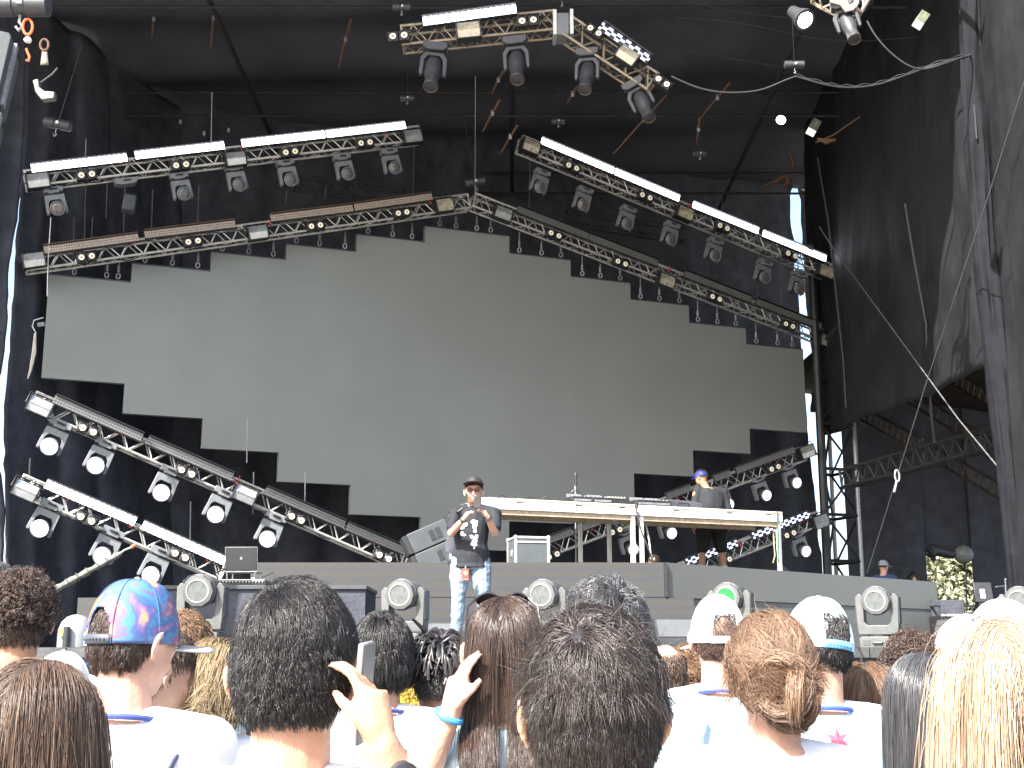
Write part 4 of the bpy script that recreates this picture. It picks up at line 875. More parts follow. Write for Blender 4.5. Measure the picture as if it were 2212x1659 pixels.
# ------------------------------------------------------------------ floor moving heads
def beam_proto(lm):
    t = thing('floor_moving_head', 'x', 'stage light')
    b = MB().prism([(-.20, .0), (.20, .0), (.20, .115), (.17, .13), (-.17, .13), (-.20, .115)], -.15, .17).build('base', beamg, t, bevel=.008)
    MB().tube([(-.05, -.155, .06), (-.045, -.172, .06), (.045, -.172, .06), (.05, -.155, .06)], .011, 7).build('handle', blk, b); MB().box((-.12, -.152, .065), (.08, .006, .06)).build('control_panel', beamd, b)
    MB().lathe([(.13, .13), (.13, .15)], None, 20).build('turntable', blk, t)
    yk = [(-.215, .15), (.215, .15), (.225, .24), (.235, .56), (.205, .60), (.175, .60), (.150, .56), (.148, .29), (.11, .255), (-.11, .255), (-.148, .29), (-.150, .56), (-.175, .60), (-.205, .60), (-.235, .56), (-.225, .24)]
    MB().prism(yk, -.09, .10).build('yoke', beamg, t, bevel=.008)
    for s in (-1, 1): MB().box((s*.2345, 0, .42), (.012, .15, .30)).build('yoke_cover', beamd, t, bevel=.008)
    Mh = Matrix.Translation((0, 0, .53)) @ Matrix.Rotation(R(90+4), 4, 'X')
    h = MB().lathe([(.03, -.25), (.11, -.24), (.138, -.19), (.145, -.05), (.145, .08), (.135, .12)], Mh, 26).build('head', beamg, t, ang=50)
    MB().lathe([(.135, .115), (.158, .12), (.160, .17), (.150, .20), (.115, .205), (.108, .19)], Mh, 10, cap=False).build('bezel', beamg, h, ang=20)
    MB().lathe([(.150, .1), (.163, .105), (.163, .135), (.150, .14)], Mh, 26, cap=False).build('rim', beamd, h)
    MB().lathe([(.115, .204), (.110, .208), (.102, .207)], Mh, 28, cap=False).build('lens_ring', silverr, h)
    MB().lathe([(.104, .200), (.07, .178), (.0001, .165)], Mh, 28).build('lens', lm, h)
    if lm is lens_green:
        mb = MB(); mb.box((-.03, 0, .205), (.02, .07, .004), M=Mh); mb.box((.01, -.03, .205), (.03, .012, .004), M=Mh); mb.build('gobo_mark', mat('pale_yellow', (.5, .5, .2), .4), h)
    else:
        MB().lathe([(.05, .178), (.045, .186), (.0001, .189)], Mh, 20).build('inner_lens', lens_d, h)
    return t
bp = beam_proto(lens_g); bpg = beam_proto(lens_green)
BE = [(bp, -14, 1243, 12.8, 0, .95, 'grey floor moving head cut by the left picture edge'),
      (bp, 439, 1276, 12.75, 3, .98, 'grey floor moving head in front of the black laptop desk'),
      (bp, 876, 1284, 12.9, 14, .94, 'grey floor moving head left of the man taking a phone picture'),
      (bp, 1180, 1284, 12.9, 18, .93, 'grey floor moving head right of the man taking a phone picture'),
      (bpg, 1578, 1290, 13.1, 24, .92, 'grey floor moving head with a green lens behind the white cap'),
      (bp, 1896, 1297, 13.4, 24, .90, 'grey floor moving head standing alone at the right on the deck edge'),
      (bp, 2206, 1303, 13.4, 30, .90, 'grey floor moving head cut by the right picture edge')]
for pr, x, y, Y, rz, sc_, la in BE:
    p = FY(x, y, Y); dup(pr, Matrix.Translation((p.x, p.y, max(FLOOR, p.z-.53*sc_))) @ Matrix.Rotation(R(-rz), 4, 'Z') @ Matrix.Scale(sc_, 4), la, 'grey moving heads along the stage front')
kill(bp); kill(bpg)
# clear dome with tube at the left
p = FY(162, 1392, 12.6)
t = thing('dome_housing', 'translucent grey dome standing on the stage edge left of the galaxy cap', 'dome', (p.x, p.y, FLOOR))
MB().lathe([(.165, 0), (.165, .10), (.16, .17), (.135, .24), (.09, .285), (.04, .305), (.0001, .31)], None, 26).build('dome_shell', mat('dome_grey', (.24, .25, .26), .3, 0, .15, 6), t)
MB().tube([(-.02, -.2, 0), (-.02, -.2, .19)], .032, 12).build('tube', gear_d, t); MB().box((-.08, -.17, .14), (.05, .02, .06)).build('yellow_tag', mat('tag_yellow', (.6, .45, .08), .5), t)
t = thing('water_bottle', 'small clear bottle with blue label beside the dome', 'bottle', FY(188, 1383, 12.4)); MB().lathe([(.028, -.05), (.03, -.04), (.03, .06), (.012, .09), (.012, .11), (.0001, .112)], None, 14).build('bottle_body', mat('clear_plastic', (.7, .75, .8), .15), t); MB().lathe([(.031, -.01), (.031, .04)], None, 14).build('bottle_label', mat('label_blue', (.04, .12, .45), .4), t)
# laptop desk
t = thing('laptop_desk', 'black desk box carrying the laptop left of centre', 'desk', (-2.5, 13.8, FLOOR))
zd = 2.375; A = FY(345, 1275, 13.6); B = FY(792, 1275, 13.6)
MB().box(((A.x+B.x)/2, 14.15, zd-.02), (B.x-A.x, 1.1, .04)).build('top', mat('desk_top', (.05, .055, .06), .5), t, True, bevel=.004)
MB().box(((A.x+B.x)/2, 14.15, (FLOOR+zd-.04)/2), (B.x-A.x-.03, 1.04, zd-.04-FLOOR)).build('skirt', blkfab, t, True)
lx = FY(521, 1230, 14.0)
t = thing('laptop', 'open silver-edged laptop seen from behind on a small stand', 'laptop', Matrix.Translation((lx.x, 14.0, zd)) @ Matrix.Rotation(R(-4), 4, 'Z'))
stz = FY(521, 1236, 14.0).z-zd
lid = mat('laptop_lid', (.085, .09, .095), .35, .5, .08); Ml = Matrix.Translation((0, 0, stz+.01)) @ Matrix.Rotation(R(7), 4, 'X')
MB().box((0, 0, .13), (.345, .008, .245), M=Ml).build('lid', lid, t, bevel=.005); MB().box((0, .004, .13), (.352, .006, .252), M=Ml).build('lid_rim', alu, t, bevel=.003)
mb = MB(); mb.lathe([(.0001, .0061), (.0135, .006)], Ml @ Matrix.Translation((0, 0, .135)) @ Matrix.Rotation(R(90), 4, 'X'), 14); mb.lathe([(.0001, .0061), (.004, .006)], Ml @ Matrix.Translation((.004, 0, .153)) @ Matrix.Rotation(R(90), 4, 'X'), 8); mb.build('lid_mark', alu, t)
MB().box((0, .12, stz+.005), (.345, .24, .012)).build('keyboard_base', alu, t, bevel=.003)
for sx in (-1, 1): MB().tube([(sx*.15, -.01, stz-.005), (sx*.15, .02, .0), (sx*.15, .22, 0), (sx*.15, .22, stz-.005)], .008, 6).build('stand_leg', alu, t)
t = thing('audio_interface', 'flat rack of black audio gear with plugs under the laptop', 'audio gear', (lx.x+.06, 13.9, zd))
MB().box((0, 0, .035), (.50, .3, .06)).build('body', gear_d, t, bevel=.004); mb = MB()
for k in range(14): mb.tube([(-.22+k*.034, -.15, .045), (-.22+k*.034, -.175, .045)], .009, 6)
mb.build('plugs', steel, t); MB().box((0, -.151, .065), (.48, .01, .01)).build('edge_strip', alu, t)
mb = MB(); mb.tube([(.2, -.1, .09), (.3, 0, .15), (.33, 0, .05), (.36, -.02, .0), (.45, 0, .0)], .006, 5); mb.tube([(-.24, -.1, .05), (-.3, -.05, .14), (-.2, 0, .19)], .008, 5); mb.build('leads', cable_m, t)
MB().lathe([(.0001, -.158), (.012, -.156)], Matrix.Translation((.12, 0, .075)) @ Matrix.Rotation(R(90), 4, 'X') @ Matrix.Scale(-1, 4, (0, 0, 1)), 10).build('pilot_light', MATS['lamp_strong'], t)
t = thing('cable_pile', 'dark pile of cloth and cables behind the moving head by the desk', 'cable', FY(415, 1265, 14.2)); mb = MB()
for k in range(9): mb.tube([FY(395+k*5, 1268, 14.3), FY(400+k*4+5*math.sin(k*2), 1262-8-(k*7 % 12), 14.3+.05*math.sin(k)), FY(412+k*4, 1250-(k*5 % 9), 14.2), FY(428+k*3, 1266, 14.1)], .02, 6)
mb.build('coils', blkfab, t, True)
# wedges and speakers at the deck edge
def box_speaker(px, py, Y, w, h, d, la, wedge=True, rz=0, m=None, z=None, mg=None):
    p = FY(px, py, Y); zz = FLOOR if z is None else z
    t = thing('stage_monitor', la, 'speaker', Matrix.Translation((p.x, p.y, zz)) @ Matrix.Rotation(R(rz), 4, 'Z'), 'stage monitors and box speakers at the stage front')
    if wedge:
        MB().add([(sx*w/2, y, z_) for sx in (-1, 1) for y, z_ in ((-d/2, 0), (d/2, 0), (d/2, h), (-d*.15, h), (-d/2, h*.35))],
                 [(0, 1, 2, 3, 4), (9, 8, 7, 6, 5), (0, 5, 6, 1), (1, 6, 7, 2), (2, 7, 8, 3), (3, 8, 9, 4), (4, 9, 5, 0)]).build('cabinet', m or spkd, t, bevel=.01)
        a = math.atan2(h*.65, d*.35)
        MB().box((0, -d*.33, h*.69), (w*.92, .006, math.hypot(h*.65, d*.35)*.86), M=Matrix.Translation((0, -d*.325, h*.675)) @ Matrix.Rotation(-(math.pi/2-a), 4, 'X') @ Matrix.Translation((0, d*.33-.008, -h*.69))).build('grille', mg or spk, t)
    else:
        MB().box((0, 0, h/2), (w, d, h)).build('cabinet', m or spkd, t, bevel=.012)
        MB().box((0, -d/2-.004, h/2), (w*.93, .012, h*.92)).build('grille', mg or m or spkd, t, bevel=.004)
        for s in (-1, 1): MB().box((s*(w/2+.002), 0, h*.6), (.01, .12, .05)).build('handle', blk, t)
sg = mat('speaker_mid_grey', (.065, .072, .08), .6, 0, .1, 6, .2, 90)  # slightly lighter speaker grey for the wedges and one box
bd = mat('speaker_brownish', (.034, .032, .03), .75, 0, .2, 6, .3, 120)
box_speaker(963, 1359, 15.2, .52, .30, .45, 'grey wedge monitor behind the legs of the man with the phone', True, 0, sg, mg=sg)
box_speaker(950, 1400, 13.0, .66, .16, .5, 'low dark speaker in front of the man with the phone', False, 0, spkd)
box_speaker(1462, 1370, 14.6, .52, .33, .45, 'grey wedge monitor left of the white mesh cap', True, 4, spkd, mg=sg)
box_speaker(2094, 1385, 15.4, .50, .33, .45, 'grey wedge monitor right of the lone moving head', True, 8, spkd, mg=sg)
box_speaker(2078, 1372, 12.6, .42, .26, .42, 'dark wedge monitor near the right end of the deck edge', True, -38, bd, mg=bd)
box_speaker(2160, 1375, 12.6, .42, .24, .42, 'dark wedge monitor behind the long fair hair at the right', True, 20, bd, mg=bd)
box_speaker(1842, 1450, 11.9, .32, .42, .35, 'brownish box speaker under the deck edge, the left of two', False, 0, bd, z=1.02)
box_speaker(1940, 1450, 11.9, .34, .42, .35, 'brownish box speaker under the deck edge, the right of two', False, 0, sg, z=1.02)
for i, x in enumerate((1842, 1940)):
    p = FY(x, 1500, 11.9); t = thing('speaker_plinth', 'black plinth under the %s box speaker below the deck edge' % ('left', 'right')[i], 'plinth', (p.x, 11.9, 0)); MB().box((0, 0, .5), (.5, .4, 1.0)).build('block', blkfab, t, bevel=.01); MB().box((0, 0, 1.008), (.52, .42, .016)).build('top_board', blk, t)
t = thing('cable_clamp', 'orange plastic clamp on the deck edge at the right', 'clamp', FY(1933, 1402, 12.1)); MB().box((0, 0, 0), (.12, .03, .03)).build('bar', orange, t, bevel=.004); MB().box((-.05, 0, 0), (.02, .05, .08)).build('jaw', orange, t, bevel=.004)
t = thing('deck_cable', 'thin cables lying along the deck edge at the right', 'cable', FY(1860, 1380, 12.2)); mb = MB()
mb.tube([FY(1810, 1390, 12.2), FY(1840, 1386, 12.2), FY(1858, 1400, 12.08), FY(1861, 1425, 12.08), FY(1858, 1450, 12.08)], .008, 5); mb.tube([FY(1965, 1385, 12.3), FY(1990, 1388, 12.3), FY(2015, 1392, 12.3)], .008, 5); mb.build('lead', cable_m, t, True)
# ------------------------------------------------------------------ right wing clutter
t = thing('balloon_light', 'grey round balloon light on a pole before the foliage opening', 'lamp', FY(2083, 1330, 27))
c = FY(2081, 1198, 27); MB().lathe([(.0001, -.2), (.1, -.17), (.17, -.1), (.2, 0), (.17, .1), (.1, .17), (.0001, .2)], Matrix.Translation(c), 22).build('balloon', mat('balloon_grey', (.15, .155, .15), .5, 0, .15, 5), t, True)
MB().tube([FY(2086, 1215, 27), FY(2089, 1320, 27)], .012, 6).build('pole', blk, t, True)
t = thing('fan_duct', 'dark hanging duct with bell end above the foliage opening', 'duct', FY(2015, 1195, 27)); MB().tube([FY(1997, 1196, 27), FY(2012, 1192, 27), FY(2024, 1190, 27), FY(2060, 1198, 27)], [.03, .17, .11, .09], 14).build('duct_body', mat('duct_black', (.03, .032, .034), .5, 0, .3), t, True); MB().lathe([(.16, 0), (.175, .02), (.16, .04)], Matrix.Translation(FY(2008, 1197, 26.9)) @ Matrix.Rotation(R(60), 4, 'Y'), 16).build('bell', blk, t, True)
t = thing('folding_chair', 'black folding canvas chair below the foliage opening', 'chair', Matrix.Translation(FY(2058, 1342, 20.5)))
MB().box((0, .18, .20), (.50, .03, .26)).build('backrest', blkfab, t, bevel=.01); MB().box((0, 0, .03), (.52, .42, .04)).build('seat', blkfab, t, bevel=.01)
for sx in (-1, 1):
    MB().tube([(sx*.25, .2, .34), (sx*.25, .2, -.45)], .014, 6).build('leg', blk, t); MB().tube([(sx*.25, -.18, .22), (sx*.25, -.18, -.45)], .014, 6).build('leg', blk, t); MB().box((sx*.26, 0, .23), (.04, .42, .025)).build('armrest', blk, t, bevel=.005)
t = thing('road_case', 'long dark road case with silver edge behind the white hats at the right', 'case', FY(2150, 1370, 20)); a = FY(2035, 1360, 20); b = FY(2260, 1360, 20)
MB().box(((a.x+b.x)/2, 20.3, FLOOR+.28), (b.x-a.x, .6, .56)).build('shell', blk, t, True, bevel=.01); MB().box(((a.x+b.x)/2, 19.99, FLOOR+.56), (b.x-a.x, .03, .03)).build('edge', alu, t, True)
for f in (.2, .6): MB().box((a.x+(b.x-a.x)*f, 19.985, FLOOR+.52), (.1, .02, .07)).build('latch', steel, t, True)
t = thing('drum_throne', 'dark round drum and stand with blue cloth at the right edge behind', 'drum', FY(2185, 1330, 21)); MB().lathe([(.2, -.12), (.2, .08), (.19, .1), (.0001, .1)], Matrix.Translation(FY(2160, 1320, 21)), 22).build('drum_shell', gear_d, t, True)
MB().tube([FY(2172, 1250, 21), FY(2174, 1380, 21)], .014, 6).build('stand_pole', steel, t, True); MB().tube([FY(2150, 1268, 21), FY(2212, 1262, 21)], .012, 6).build('stand_arm', steel, t, True)
MB().lathe([(.0001, .09), (.1, .07), (.15, 0), (.16, -.03)], Matrix.Translation(FY(2192, 1252, 21)), 14).build('blue_cloth', mat('navy_cloth', (.03, .035, .12), .8), t, True)
t = thing('wing_monitor', 'grey tilted screen with a pale card in the right wing', 'screen', Matrix.Translation(FY(2125, 1290, 22)) @ Matrix.Rotation(R(-15), 4, 'X')); MB().box((0, 0, .08), (.30, .05, .34)).build('panel', gear_d, t, bevel=.008); MB().box((-.02, -.03, .05), (.08, .01, .16)).build('card', mat('card_pale', (.4, .42, .45), .5), t); MB().box((0, .05, -.2), (.2, .12, .3)).build('foot', blk, t)
# ------------------------------------------------------------------ people
def skinmat(name, c):
    m = mat(name, c, .5, 0, .10, 9, .12, 120, .35); b = m.node_tree.nodes['Principled BSDF']
    b.inputs['Subsurface Weight'].default_value = .08; b.inputs['Subsurface Radius'].default_value = (.012, .004, .002); return m
SK = {'light': skinmat('skin_light', (.52, .30, .22)), 'tan': skinmat('skin_tan', (.40, .21, .13)), 'brown': skinmat('skin_brown', (.19, .10, .065)), 'asian': skinmat('skin_warm', (.46, .26, .17))}
def hairmat(name, c, rough=.34, spec=.6):
    m = bpy.data.materials.new(name); m.use_nodes = True; n = m.node_tree; b = n.nodes['Principled BSDF']
    a = n.nodes.new('ShaderNodeAttribute'); a.attribute_name = 'tone'; v = n.nodes.new('ShaderNodeVectorMath'); v.operation = 'SCALE'; v.inputs[0].default_value = c
    n.links.new(a.outputs['Fac'], v.inputs['Scale']); n.links.new(v.outputs[0], b.inputs['Base Color']); b.inputs['Roughness'].default_value = rough
    b.inputs['Specular IOR Level'].default_value = spec; return m
HM = {'black': hairmat('hair_black', (.014, .012, .012), .36, .6), 'soft_black': hairmat('hair_soft_black', (.024, .017, .0145), .34, .65), 'dark_brown': hairmat('hair_dark_brown', (.040, .023, .016), .34, .6),
      'brown': hairmat('hair_brown', (.085, .055, .038), .4, .45), 'auburn': hairmat('hair_auburn', (.19, .120, .080), .4, .4), 'ginger': hairmat('hair_ginger', (.42, .30, .205), .42, .35),
      'blond': hairmat('hair_blond', (.38, .28, .16), .42, .35), 'fair': hairmat('hair_fair_brown', (.16, .095, .055), .42, .4), 'yellow': hairmat('hair_yellow', (.62, .46, .09), .5, .3), 'silver_black': hairmat('hair_silver_black', (.045, .045, .048), .3, .8)}
CL = {'white': mat('shirt_white', (.72, .73, .74), .85, 0, .05, 6, .3, 18, .2), 'ice': mat('shirt_ice_blue', (.50, .66, .74), .85, 0, .22, 5, .3, 18, .2), 'black': mat('shirt_black', (.020, .022, .027), .8, 0, .25, 7, .4, 14, .3),
      'jeans': mat('jeans_washed', (.20, .26, .33), .85, 0, .22, 5, .4, 20, .2), 'dark': mat('trousers_dark', (.04, .045, .06), .85, 0, .2, 7), 'navy': mat('shirt_navy', (.03, .045, .11), .85, 0, .2), 'shorts': mat('shorts_black', (.012, .012, .013), .85, 0, .2),
      'gold': mat('shirt_gold_knit', (.62, .42, .08), .8, 0, .5, 60, .5, 80)}
collar_m = mat('collar_blue', (.05, .10, .42), .7, 0, .1)
sock = mat('sock_white', (.75, .75, .73), .8, 0, .05); shoe = mat('shoe_dark', (.05, .05, .055), .5); belt = mat('strap_navy', (.02, .028, .06), .7)
def remesh(name, mb, m, parent, vox, smooth=4, disp=None, local=True, world=False):
    vs = mb.v
    if world:
        iv = wmat(parent).inverted(); vs = [tuple(iv @ Vector(v)) for v in vs]
    me = bpy.data.meshes.new(name); me.from_pydata(vs, [], mb.f)
    bm = bmesh.new(); bm.from_mesh(me); bmesh.ops.recalc_face_normals(bm, faces=bm.faces); bm.to_mesh(me); bm.free()
    o = bpy.data.objects.new(name, me); COL.objects.link(o)
    r = o.modifiers.new('r', 'REMESH'); r.mode = 'VOXEL'; r.voxel_size = vox; r.adaptivity = 0
    s = o.modifiers.new('s', 'SMOOTH'); s.factor = .5; s.iterations = smooth
    dg = bpy.context.evaluated_depsgraph_get(); me2 = bpy.data.meshes.new_from_object(o.evaluated_get(dg)); o.modifiers.clear(); o.data = me2; bpy.data.meshes.remove(me)
    me2.name = name; me2.materials.clear(); me2.materials.append(m)
    if disp:
        n = len(me2.vertices); co = np.empty(n*3); me2.vertices.foreach_get('co', co); co = co.reshape(-1, 3); no = np.empty(n*3); me2.vertices.foreach_get('normal', no); no = no.reshape(-1, 3)
        d = np.array([disp(Vector(c)) for c in co]); co += no*d[:, None]; me2.vertices.foreach_set('co', co.ravel()); me2.update()
    me2.shade_smooth(); o.parent = parent; return o
def ell(mb, c, r, M=None, n=14):
    prof = [(max(1e-7, math.sin(math.pi*k/n)), -math.cos(math.pi*k/n)) for k in range(n+1)]
    X = Matrix.Translation(c) @ Matrix.Diagonal((r[0], r[1], r[2], 1))
    if M is not None: X = M @ X
    mb.lathe(prof, X, 16)
def rings(mb, rs, n=20):                     # rs: (cx,cy,cz,rx,ry)
    vs = []
    for cx, cy, cz, rx, ry in rs:
        for j in range(n):
            a = 2*math.pi*j/n; vs.append(Vector((cx+rx*math.cos(a), cy+ry*math.sin(a), cz)))
    k = len(rs); fs = [(i*n+j, i*n+(j+1) % n, (i+1)*n+(j+1) % n, (i+1)*n+j) for i in range(k-1) for j in range(n)]
    fs += [tuple(range(n-1, -1, -1)), tuple(range((k-1)*n, k*n))]; mb.add(vs, fs)
def limb(mb, pts, rr, n=12, sub=5):
    P = [Vector(p) for p in pts]; Q = []; RR = []
    for i in range(len(P)-1):
        for j in range(sub):
            t = j/sub; Q.append(P[i].lerp(P[i+1], t)); RR.append(rr[i]*(1-t)+rr[i+1]*t)
    Q.append(P[-1]); RR.append(rr[-1])
    for p, r in ((P[0], rr[0]), (P[-1], rr[-1])): ell(mb, p, (r, r, r), None, 8)
    mb.tube(Q, RR, n)
def hand(mb, W, d, pn, side, curl=.35, s=1.0, spread=.0):
    """W wrist, d hand direction, pn palm normal (towards what is held), side +1/-1 chooses the thumb side"""
    d = d.normalized(); pn = (pn-d*pn.dot(d)).normalized(); x = d.cross(pn)*side
    Mh = Matrix((x, d, pn)).transposed().to_4x4(); Mh.translation = W
    mb.tube([Mh @ Vector((0, -.01, 0)), Mh @ Vector((0, .03*s, 0)), Mh @ Vector((.002, .085*s, 0))], [.024*s, .030*s, .034*s], 10)
    vs = []
    mb.box((0, .055*s, 0), (.072*s, .075*s, .026*s), M=Mh)
    for i, (fx, L, a) in enumerate(((.031, .070, .09), (.0105, .079, .02), (-.0105, .073, -.04), (-.031, .058, -.12))):
        b = Vector((fx*s, .088*s, 0)); p = [b-Vector((0, .03*s, 0)), b]; ang = 0; q = b.copy(); c = curl if not hasattr(curl, '__len__') else curl[i]
        for k, f in enumerate((.45, .31, .24)):
            ang += c*(1.0 if k else .7); q = q+Vector((math.sin(a+spread*fx*8), math.cos(ang), math.sin(ang)))*(L*f*s) if True else q; p.append(q.copy())
        mb.tube([Mh @ v for v in p], [.0095*s, .0095*s, .009*s, .0085*s, .0072*s], 9)
        ell(mb, Mh @ p[-1], (.0072*s,)*3, None, 6)
    tp_ = [Vector((.022, .015, .0)), Vector((.042, .045, .012)), Vector((.052, .070, .024)), Vector((.050, .092, .034))]
    mb.tube([Mh @ (v*s) for v in tp_], [.016*s, .0125*s, .0105*s, .0085*s], 9); ell(mb, Mh @ (tp_[-1]*s), (.0085*s,)*3, None, 6)
class Person:
    def __init__(s, label, px, py, Y, yaw=0, pitch=0, roll=0, g=0.0, skin='light', vox=.010, body_w=1.0, group='people in the crowd', hyaw=None, arms=None, legs=True, lean=0.0, hs=1.0, female=False, shift=(0, 0), stance=None):
        H = FY(px, py, Y); s.H = H; s.g = g; s.hs = hs; s.vox = vox; s.yaw = yaw
        s.t = thing('person', label, 'person', Matrix.Translation((H.x+shift[0], H.y+shift[1], g)) @ Matrix.Rotation(R(yaw), 4, 'Z'), group)
        s.M = s.t.matrix_basis.copy(); s.Mi = s.M.inverted()
        hl = s.Mi @ H; s.k = k = (hl.z+.115*hs)/1.74; s.w = body_w
        hy = (hyaw if hyaw is not None else yaw)-yaw
        s.Mh = Matrix.Translation(hl) @ Matrix.Rotation(R(hy), 4, 'Z') @ Matrix.Rotation(R(-pitch), 4, 'X') @ Matrix.Rotation(R(roll), 4, 'Y') @ Matrix.Scale(hs, 4)
        w = body_w*(.92 if female else 1); s.sh = .182*w; ln = lean
        s.J = {'neck': Vector((hl.x*.6, hl.y-.035+ln*0, 1.44*k)), 'S': [Vector((sd*s.sh*k, -.01, 1.405*k)) for sd in (-1, 1)],
               'E': [Vector((sd*(s.sh+.055)*k, -.02, 1.13*k)) for sd in (-1, 1)], 'W': [Vector((sd*(s.sh+.05)*k, .04, .89*k)) for sd in (-1, 1)],
               'F': [None, None], 'P': [None, None], 'curl': [.3, .3]}
        if arms:
            for i, a in enumerate(arms):
                if a:
                    for kk, v in a.items():
                        if kk in ('E', 'W', 'F', 'P', 'S'): s.J[kk][i] = s.Mi @ v
                        else: s.J[kk][i] = v
        k = s.k; mb = MB(); w = body_w
        f = 1 if not female else .9
        mb2 = s
        R_ = [(0, -.005, .86*k, .150*w*k, .105*k), (0, -.01, .95*k, .158*w*k, .115*k), (0, 0, 1.06*k, .140*w*f*k, .10*w*k), (0, 0, 1.18*k, .150*w*f*k, .11*w*k), (0, -.005, 1.30*k, .165*w*f*k, .115*k), (0, -.012, 1.385*k, .165*w*f*k, .098*k), (0, -.02, 1.425*k, .12*w*f*k, .078*k), (s.J['neck'].x*.8, s.J['neck'].y*.6-.012, 1.47*k, .066*k, .062*k)]
        s.R_ = R_
        rings(mb, R_)
        nk = s.Mh @ Vector((0, -.018, -.05)); limb(mb, [Vector((s.J['neck'].x*.7, -.02, 1.42*k)), nk], [.062*k, .057*hs], sub=3)
        for i, sd in enumerate((-1, 1)):
            S, E, Wr = s.J['S'][i], s.J['E'][i], s.J['W'][i]
            limb(mb, [S, S.lerp(E, .5), E], [.056*k*min(w, 1.1), .048*k, .040*k]); limb(mb, [E, E.lerp(Wr, .35), Wr], [.040*k, .041*k, .026*k])
            F = s.J['F'][i]; dr_ = (F-Wr) if F is not None else Vector((0, .02, -1)); pn = s.J['P'][i]-Wr if s.J['P'][i] is not None else Vector((-sd, 0, 0))
            hand(mb, Wr, dr_, pn, 1 if (i == 0) == (F is None) else -1, s.J['curl'][i], .88*k)
        st = stance or [(-.10, 0), (.10, 0)]; s.K = []; s.A = []
        for i, sd in enumerate((-1, 1)):
            hp = Vector((sd*.088*w*k, -.005, .90*k)); an = Vector((st[i][0], st[i][1]-.03, .085)); kn = hp.lerp(an, .5)+Vector((0, .03, .02)); s.K.append(kn); s.A.append(an)
            limb(mb, [hp, hp.lerp(kn, .5), kn], [.088*w*k, .076*w*k, .054*k]); limb(mb, [kn, kn.lerp(an, .35), an], [.052*k, .055*k, .036*k])
            limb(mb, [an+Vector((0, -.02, -.045)), an+Vector((0, .17, -.058))], [.036, .026])
        s.hp = [Vector((sd*.088*w*k, -.005, .90*k)) for sd in (-1, 1)]
        # head
        Mh = s.Mh
        ell(mb, (0, -.012, .022), (.0765, .096, .098), Mh); ell(mb, (0, .018, -.045), (.060, .068, .070), Mh); ell(mb, (0, .045, -.080), (.040, .042, .030), Mh)
        ell(mb, (0, .055, .01), (.060, .035, .055), Mh); ell(mb, (0, -.035, -.035), (.062, .055, .06), Mh)
        mb.tube([Mh @ Vector((0, .083, .012)), Mh @ Vector((0, .100, -.018)), Mh @ Vector((0, .107, -.034)), Mh @ Vector((0, .088, -.045))], [.007, .011, .014, .008], 8)
        for sx in (-1, 1):
            ell(mb, (sx*.012, .095, -.037), (.009, .010, .008), Mh, 8); ell(mb, (sx*.032, .078, .022), (.022, .010, .008), Mh, 8)
            ell(mb, (sx*.036, .06, -.03), (.022, .018, .018), Mh, 8)
            # ear
            eb = Mh @ Matrix.Translation((sx*.083, -.012, -.008)) @ Matrix.Rotation(sx*R(38), 4, 'Z') @ Matrix.Rotation(R(-10), 4, 'X')
            ell(mb, (sx*.002, 0, .0), (.006, .016, .028), eb, 8)
            mb.tube([eb @ Vector((sx*(.006+.004*math.sin(a)), -.018*math.cos(a)*1.05, .031*math.sin(a)*(1 if math.sin(a) > 0 else .95))) for a in [R(d_) for d_ in range(-80, 181, 20)]], .0052, 7)
            ell(mb, (sx*.004, .004, -.029), (.006, .009, .010), eb, 8)
        ell(mb, (0, .086, -.062), (.022, .010, .005), Mh, 8); ell(mb, (0, .083, -.072), (.019, .010, .006), Mh, 8)
        s.body = remesh('body', mb, SK[skin], s.t, vox, 3)
    def shirt(s, m, sleeve=.55, hem=.86, disp=.004, ext=.014, name='shirt', vox=None, low=None):
        k = s.k; mb = MB(); w = s.w
        rs = [(c[0], c[1], c[2], c[3]+ext*(2.2 if c[2] < 1.0*k else 1), c[4]+ext*(2.4 if c[2] < 1.0*k else 1)) for c in s.R_ if c[2] >= hem*k]
        rs = [(0, -.005, hem*k-.02, rs[0][3]+.012, rs[0][4]+.014)]+rs
        rs[-1] = (rs[-1][0], rs[-1][1], rs[-1][2]-.012, s.R_[-1][3]+.012, s.R_[-1][4]+.012)
        rings(mb, rs)
        for i in (0, 1):
            S, E = s.J['S'][i], s.J['E'][i]; e = S.lerp(E, sleeve); nk_ = Vector((S.x*.28, -.015, 1.425*k)); limb(mb, [nk_, S+Vector((0, 0, .0))], [.060*k+.010, .058*k+.010], sub=3); limb(mb, [S+Vector(((.02 if i == 0 else -.02)*k, 0, -.004)), e], [.068*k*min(w, 1.1), .064*k])
        f = lambda p: disp*(mnoise.noise((p.x*6, p.y*6, p.z*5))*1.2+mnoise.noise((p.x*16, p.y*16, p.z*9+5))*.7)
        o = remesh(name, mb, CL[m] if isinstance(m, str) else m, s.t, vox or s.vox*1.1, 3, f)
        return o
    def collar(s, m=None):
        k = s.k; c = s.R_[-1]; P = [Vector((c[0]+(c[3]+.012)*math.cos(a), c[1]+(c[4]+.013)*math.sin(a), c[2]-.008+.012*(-math.sin(a)))) for a in [i*math.pi/12 for i in range(25)]]
        return MB().tube(P, .0065, 7).build('collar', m or collar_m, s.t)
